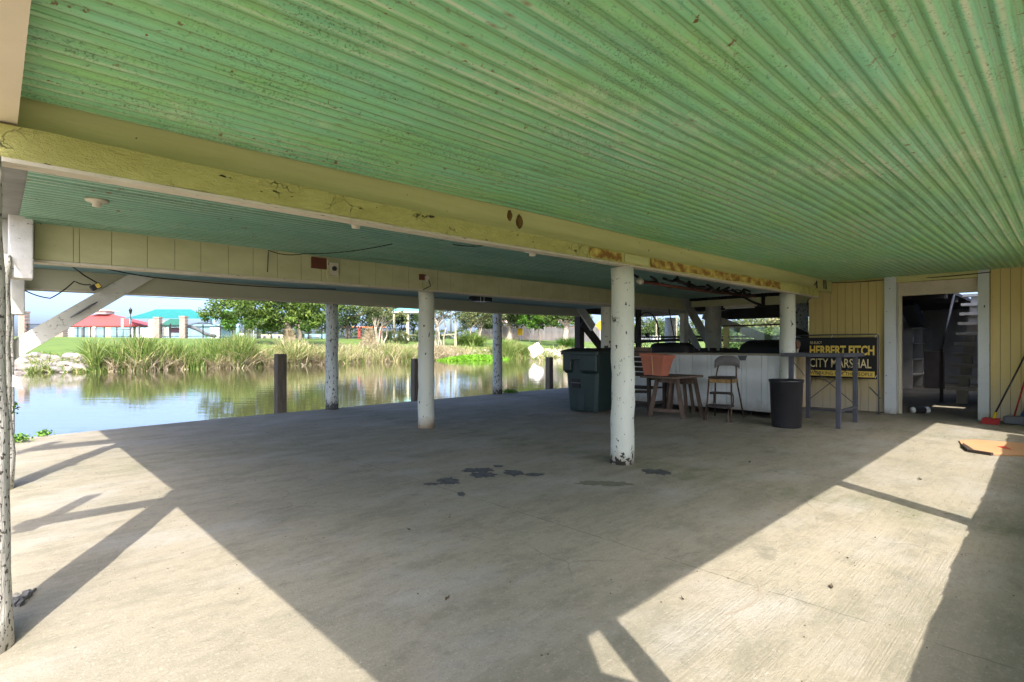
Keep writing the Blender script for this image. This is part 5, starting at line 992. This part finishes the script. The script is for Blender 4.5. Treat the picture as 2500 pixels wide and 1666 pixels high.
iron_fence(62, 140, 82, 82, 2.0, 'black iron fence between the two far left brick pillars'); iron_fence(150, 300, 86, 86, 1.5, 'low iron fence in front of the red pavilion'); iron_fence(370, 416, 84, 84, 2.2, 'black iron gate between the brick pillars')
iron_fence(430, 506, 84, 84, 2.1, 'arched iron fence panel right of the brick gate', .55); iron_fence(506, 740, 85, 82, 2.0, 'long black iron fence behind the broad tree'); iron_fence(770, 950, 82, 84, 1.9, 'long black iron fence in front of the red swing frame')
# red pavilion
rp = thing('red_pavilion', 'open picnic pavilion with a red hip roof and small cupola', 'pavilion', frame_at(240, 150))
K = 150 / 92; b = frame_at(240, 150); ze = hz(750, 150) ; zr = hz(722, 150)
hw = 8.8; q = [b + U * -7.6 * K + W * -5, b + U * 8.6 * K + W * -5, b + U * 8.6 * K + W * 5, b + U * -7.6 * K + W * 5]; q = [Vector((p.x, p.y, ze)) for p in q]; r0 = Vector((b.x, b.y, zr)) + U * -.9 * K; r1 = Vector((b.x, b.y, zr)) + U * 1.2 * K
MB().add([*q, r0, r1], [(0, 1, 5, 4), (1, 2, 5), (2, 3, 4, 5), (3, 0, 4)]).add([p - Z * .22 for p in q] + q, [(0, 1, 5, 4), (1, 2, 6, 5), (2, 3, 7, 6), (3, 0, 4, 7), (3, 2, 1, 0)]).build('roof', REDM, rp)
MB().bar(q[0] + Z * .03, r0 + Z * .05, .12, .06).bar(q[1] + Z * .03, r1 + Z * .05, .12, .06).build('roof_ridge', M_('pale_red', (.62, .12, .10), bump=0), rp)
qbox(MB(), Vector((b.x, b.y, zr)), 3.2, 3.2, .9, -.1).build('cupola', WHP, rp); cc = Vector((b.x, b.y, zr + .8)); MB().add([cc + U * 2.5 + W * 2.5, cc - U * 2.5 + W * 2.5, cc - U * 2.5 - W * 2.5, cc + U * 2.5 - W * 2.5, cc + Z * .5], [(0, 1, 4), (1, 2, 4), (2, 3, 4), (3, 0, 4), (3, 2, 1, 0)]).build('cupola_roof', WHP, rp)
for u_, w_ in ((-7, -4.6), (-1.4, -4.6), (.5, -4.6), (3.2, 4.5), (7.8, -4.6), (-4, 4.5), (7.8, 4.5)):
    p = b + U * u_ * K + W * w_; qbox(MB(), Vector((p.x, p.y, b.z)), .5 if u_ != .5 else .8, .5, ze - b.z - .2).build('column', WHP if u_ > 0 else GREYP, rp)
for k in range(7):
    p = frame_at(215 + k * 22 + rnd.uniform(-5, 5), 146 + rnd.uniform(-2, 5)); t = thing('picnic_table', ['dark picnic table, %s under the red pavilion' % w_ for w_ in ('leftmost', 'second from left', 'third from left', 'middle one', 'third from right', 'second from right', 'rightmost')][k], 'table', p, group='picnic tables under the pavilion')
    MB().box(-.9, .9, -.35, .35, .7, .76).build('tabletop', GREYP, t, local=True); MB().box(-.9, .9, .55, .8, .4, .45).build('seat', GREYP, t, local=True); MB().box(-.9, .9, -.8, -.55, .4, .45).build('seat', GREYP, t, local=True)
    for x in (-.6, .6): MB().bar((x, -.6, 0), (x, .1, .7), .06, .06).bar((x, .6, 0), (x, -.1, .7), .06, .06).build('leg', IRON, t, local=True)
# light blue long building behind
def far_building(px0, px1, F_, ytop, label, m, wins, name='far_building', roofm=None, depth=8):
    b = frame_at((px0 + px1) / 2, F_); wd = (px1 - px0) / 1240 * F_; h_ = hz(ytop, F_) - b.z; t = thing(name, label, 'building', b); qbox(MB(), b + W * depth / 2, wd, depth, h_).build('wall', m, t)
    if roofm: qbox(MB(), b + W * depth / 2, wd + .8, depth + .8, .4, h_).build('roof', roofm, t)
    for a, c, z0, z1, mm in wins:
        p = b + U * (wd * (a - .5)); f_ = qbox(MB(), b + U * (wd * ((a + c) / 2 - .5)) - W * .06, wd * (c - a), .1, h_ * (z1 - z0), h_ * z0); f_.build('window' if mm is not WHP else 'door_panel', mm, t)
    return t
far_building(110, 425, 190, 746, 'long light blue building behind the red pavilion', LBLUE, [(.02, .1, 0, .9, CREAMP), (.12, .2, .05, .9, WHP), (.3, .34, .2, .9, CREAMP), (.42, .46, .2, .9, CREAMP), (.6, .78, 0, .72, WHP), (.84, .9, .3, .8, CREAMP)])
far_building(340, 362, 96, 735, 'narrow white structure left of the brick gate', WHP, [(.0, .1, .6, 1.02, GREYP)], depth=2)
far_building(430, 505, 120, 750, 'light blue low building behind the arched fence', LBLUE, [(.7, 1, .0, .9, WHP)], roofm=LBLUE)
far_building(520, 560, 150, 766, 'white low shed behind the iron fence, left of the thick pole', WHP, [(.2, .5, .2, .8, GREYP)])
far_building(600, 655, 155, 769, 'pale low building behind the fence left of the big trunk', CREAMP, [(.1, .2, .3, .8, GREYP), (.4, .5, .3, .8, LBLUE), (.7, .8, .2, .8, GREYP)])
far_building(700, 745, 150, 768, 'pale low building behind the fence right of the big trunk', LBLUE, [(.2, .35, .0, .8, GREYP), (.6, .7, .3, .8, WHP)])
far_building(900, 1000, 150, 768, 'pale low building behind the gazebo', LBLUE, [(.2, .4, .3, .8, WHP)])
# teal shade sail canopy
ts = thing('shade_canopy', 'large teal fabric hip shade canopy on pale blue posts', 'shade canopy', frame_at(380, 140)); F_ = 140
A_ = [Vector((*frame_at(px, F_ + df)[:2], hz(py, F_ + df))) for px, py, df in ((281, 733, -5), (492, 733, -5), (486, 730, 6), (300, 730, 6))]; Rg = [Vector((*frame_at(px, F_)[:2], hz(711, F_))) for px in (358, 438)]
mb = MB(); NN = 10
def patch(a, b_, c, d, sag):
    V_ = []
    for i in range(NN + 1):
        for j in range(NN + 1): s, t = i / NN, j / NN; p = a.lerp(b_, s).lerp(d.lerp(c, s), t); p = p + Z * (-sag * 4 * t * (1 - t)) + Z * (.8 * 4 * s * (1 - s) * (1 - t) * 0.12); V_.append(p)
    mb.add(V_, [(i * (NN + 1) + j, (i + 1) * (NN + 1) + j, (i + 1) * (NN + 1) + j + 1, i * (NN + 1) + j + 1) for i in range(NN) for j in range(NN)])
patch(A_[0], A_[1], Rg[1], Rg[0], .15); patch(A_[2], A_[3], Rg[0], Rg[1], .15); patch(A_[3], A_[0], Rg[0], Rg[0], .15); patch(A_[1], A_[2], Rg[1], Rg[1], .15)
mb.build('fabric', TEALF, ts, True)
for p in A_: MB().tube([Vector((p.x, p.y, 1.5)), p + Z * .1], .26, 10).build('post', LBLUE, ts, True)
# playground
pg = thing('playground_tower', 'small playground tower with a dark green roof behind the iron gate', 'playground', frame_at(400, 88)); b = frame_at(402, 90)
for a in (-.9, .9): qbox(MB(), b + U * a, .15, .15, hz(750, 90) - b.z).build('post', GREYP, pg)
zt = hz(751, 90); MB().add([Vector((b.x, b.y, zt)) + U * a * 1.9 + W * c * 1.5 for a, c in ((-1, -1), (1, -1), (1, 1), (-1, 1))] + [Vector((b.x, b.y, zt + 1.3)) + U * k for k in (-.8, .8)], [(0, 1, 5, 4), (1, 2, 5), (2, 3, 4, 5), (3, 0, 4)]).build('roof', PGREEN, pg)
qbox(MB(), b, 2.0, .1, .9, .9).build('panel', M_('purple_panel', (.25, .10, .16), bump=0), pg)
p0 = frame_at(433, 86); MB().tube([p0 + Z * 2.0, p0 + U * 1.4 + Z * 1.5, p0 + U * 2.8 + Z * .7, p0 + U * 4.3 + Z * .35], .3, 8).build('slide', GREYP, pg, True)
# lamp post
lp = thing('street_lamp', 'black park lamp post beside the teal canopy', 'street lamp', frame_at(300, 80)); b = frame_at(300, 80); top_ = hz(722, 80)
MB().tube([b, b + Z * .5, b + Z * .6, Vector((b.x, b.y, top_))], [.14, .12, .07, .05], 10).build('pole', IRON, lp, True)
MB().lathe([(.05, 0), (.12, .05), (.22, .55), (.26, .6), (.12, .8), (.04, .95), (0, 1.0)], (b.x, b.y, top_), 10).build('lantern', IRON, lp, True)
# wood utility poles behind trees
for px, F_, yt, l_, m_ in ((572, 120, 690, 'thick pale pole behind the broad tree', BARKP), (583, 118, 700, 'thin white pole beside the thick pale pole', WHP), (624, 100, 735, 'thin cream post behind the iron fence', CREAMP), (656, 0, 0, '', None)):
    if m_ is None: continue
    b = frame_at(px, F_); MB().tube([b - Z, Vector((b.x, b.y, hz(yt, F_)))], .28 if m_ is BARKP else .14, 8).build('utility_pole', m_, None, True, label=l_, cat='pole')
b = frame_at(546, 90); MB().tube([b, Vector((b.x, b.y, hz(745, 90)))], .3, 8).build('blue_post', LBLUE, None, True, label='short light blue post left of the thick pale pole', cat='post')
# red swing frame
sw = thing('swing_frame', 'red playground swing frame behind the iron fence', 'swing set', frame_at(820, 95)); a_, c_ = frame_at(765, 96), frame_at(885, 96); zt = hz(752, 96)
MB().tube([Vector((a_.x, a_.y, zt)), Vector((c_.x, c_.y, zt))], .09, 8).build('top_bar', ORANGE, sw, True)
for px in (826, 877): p = frame_at(px, 96); qbox(MB(), p, .45 if px == 826 else .3, .3, zt - p.z).build('post', REDP, sw)
# gazebo
gz_ = thing('gazebo', 'gazebo with teal roof on cream posts', 'gazebo', frame_at(930, 82)); F_ = 82; b = frame_at(945, F_); ze = hz(719, F_)
cc = Vector((b.x, b.y, ze)); MB().add([cc + U * a * 2.9 + W * c * 2.9 for a, c in ((-1, -1), (1, -1), (1, 1), (-1, 1))] + [cc + Z * 1.3], [(0, 1, 4), (1, 2, 4), (2, 3, 4), (3, 0, 4), (3, 2, 1, 0)]).build('roof', M_('pale_teal_roof', (.12, .42, .38), bump=0), gz_)
MB().tube([cc + U * -2.9 + W * -2.9 - Z * .15, cc + U * 2.9 + W * -2.9 - Z * .15], .18, 4).build('fascia', GREYW, gz_)
for u_, w_ in ((-3.1, 2.4), (.0, -2.6), (2.4, -2.4), (2.4, 2.4)): p = b + U * u_ + W * w_; qbox(MB(), Vector((p.x, p.y, b.z)), .3, .3, ze - b.z - .1).build('column', CREAMP, gz_)
# footbridge rail
fb = thing('footbridge', 'small cream footbridge with sloping handrail beside the ornamental grass', 'footbridge', frame_at(1030, 74)); b = frame_at(1047, 74); qbox(MB(), b, .22, .22, hz(706, 74) - b.z).build('post', CREAMP, fb)
a_ = frame_at(1015, 75); MB().bar(Vector((a_.x, a_.y, hz(770, 74))), Vector((b.x, b.y, hz(768, 74))), .12, .18).build('rail', CREAMP, fb); MB().bar(Vector((a_.x, a_.y, hz(768, 74))) + U * 1.0, Vector((b.x, b.y, hz(779, 74))), .12, .14).build('rail', CREAMP, fb)
b2 = frame_at(1036, 100); MB().tube([b2, Vector((b2.x, b2.y, hz(690, 100)))], .18, 8).build('utility_pole', GREYP, None, True, label='grey pole behind the footbridge', cat='pole')
# pink house + plank fence
ph = thing('pink_house', 'low pink brick house with long white eaves behind the plank fence', 'house', frame_at(1210, 125)); F_ = 125; b = frame_at(1215, F_); wd = 22.5
qbox(MB(), b + W * 4, wd, 8, hz(748, F_) - b.z).build('wall', PINK, ph); c1 = Vector((b.x, b.y, hz(742, F_)))
MB().add([c1 + U * a * (wd / 2 + 1) + W * c for a in (-1, 1) for c in (-2, 10)] + [c1 + U * a * (wd / 2 - 2) + W * 4 + Z * 1.8 for a in (-1, 1)], [(0, 2, 5, 4), (2, 3, 5), (3, 1, 4, 5), (1, 0, 4), (0, 1, 3, 2)]).build('roof', PINK, ph)
MB().bar(c1 + U * (-wd / 2 - 1) - W * 2, c1 + U * (wd / 2 + 1) - W * 2, .1, .35).build('eave', WHP, ph)
for k in range(9):
    p = b + U * (-wd / 2 + 1.3 + k * 2.45) - W * .05; qbox(MB(), p, 1.9, .08, hz(752, F_) - b.z - 1.6, 1.5).build('window', INTD, ph)
    q_ = p + U * 1.22 - W * 1.6; qbox(MB(), q_, .16, .16, hz(744, F_) - b.z).build('porch_post', WHP, ph)
pf_ = thing('plank_fence', 'grey weathered plank fence behind the trees', 'fence', frame_at(1110, 108)); x = 1105
while x < 1392:
    w2 = 2.4; a_ = frame_at(x, 108 + (x - 1105) * .01); qbox(MB(), a_, w2 / 1240 * 108 * .93, .05, hz(751, 108) - a_.z + rnd.uniform(-.1, .1)).build('plank', FENCEW, pf_); x += w2
# road signs
def road_sign(px, F_, yc, s, m, label, ypole, diamond=True):
    b = frame_at(px, F_); t = thing('road_sign', label, 'road sign', b); MB().tube([b, Vector((b.x, b.y, hz(ypole, F_)))], .06, 6).build('pole', GLASSY, t); c1 = Vector((b.x, b.y, hz(yc, F_))) - W * .1; r_ = s / 2
    P = [c1 + U * r_, c1 + Z * r_, c1 - U * r_, c1 - Z * r_] if diamond else [c1 + U * r_ * .8 + Z * r_, c1 - U * r_ * .8 + Z * r_, c1 - U * r_ * .8 - Z * r_, c1 + U * r_ * .8 - Z * r_]
    MB().prism(P, W * .03).build('sign_plate', m, t)
road_sign(1217, 98, 735, 1.6, GLASSY, 'grey back of a diamond road sign on a thin pole', 728); road_sign(1195, 102, 763, 1.25, YSIGN, 'small yellow road sign before the plank fence', 745, False); road_sign(1196, 104, 731, .8, YSIGN, 'tiny yellow sign above the small yellow road sign', 725, False); road_sign(1379, 100, 748, 1.9, ORANGE, 'orange road work sign near the dark pile', 735)
# leaning white diamond board in the water
ws = thing('sign_board', 'blank white square board leaning on a stick in the canal', 'sign board', spot(1233, 57, -.4)); F_ = 57
P = [Vector((*spot(px, F_)[:2], hz(py, F_))) for px, py in ((1214, 799), (1236, 786.5), (1250.5, 806), (1226, 823.5))]; MB().prism(P, W * .04).build('board', M_('blank_white_board', (.82, .80, .78), (.78, .76, .74), bump=0), ws)
MB().tube([Vector((*spot(1224, F_)[:2], hz(793, F_))) - W * .05, Vector((*spot(1246, F_)[:2], -.9)) - W * .05], .045, 6).build('stick', BARKP, ws)
# distant overhead line, poles right
a_ = Vector((*spot(-40, 130)[:2], hz(655, 130))); c_ = Vector((*spot(560, 130)[:2], hz(694, 130))); wire([a_, c_], .06, 'overhead power line crossing the sky at the left', .3)
for px, l_ in ((1555, 'distant power pole seen by the pale blue post'), (1508, 'thin distant pole seen through the spoked wheel'), (1738, 'distant thin pole above the glass screen')): b = frame_at(px, 140); MB().tube([b, Vector((b.x, b.y, hz(700, 140)))], .13, 6).build('utility_pole', BARKP, None, label=l_, cat='pole')
far_building(1500, 1518, 180, 772, 'small white shed seen through the spoked wheel', WHP, [(.2, .5, 0, .6, GREYP)]); far_building(1712, 1735, 170, 760, 'white distant house left of the glass screen post', WHP, [(.3, .5, .3, .7, GREYP)], roofm=GREYW)
def car(px, F_, m, label):
    b = frame_at(px, F_); t = thing('parked_car', label, 'car', b)
    body = [(-2.2, .35), (-2.2, .85), (-1.5, 1.0), (-.9, 1.45), (.7, 1.45), (1.4, 1.0), (2.2, .9), (2.25, .35)]
    MB().prism([b + U * x + Z * z - W * .85 for x, z in body], W * 1.7).build('body', m, t); MB().prism([b + U * x + Z * z - W * .87 for x, z in ((-1.2, 1.03), (-.8, 1.38), (.6, 1.38), (1.05, 1.03))], W * 1.74).build('windows', BLACK, t)
    for x in (-1.4, 1.4): MB().tube([b + U * x + Z * .33 - W * .88, b + U * x + Z * .33 + W * .88], .33, 14).build('wheel', BLKP, t)
car(1730, 150, WHP, 'white car parked far beyond the glass screen'); car(1480, 160, GREYP, 'dark car far away left of the spoked wheel')
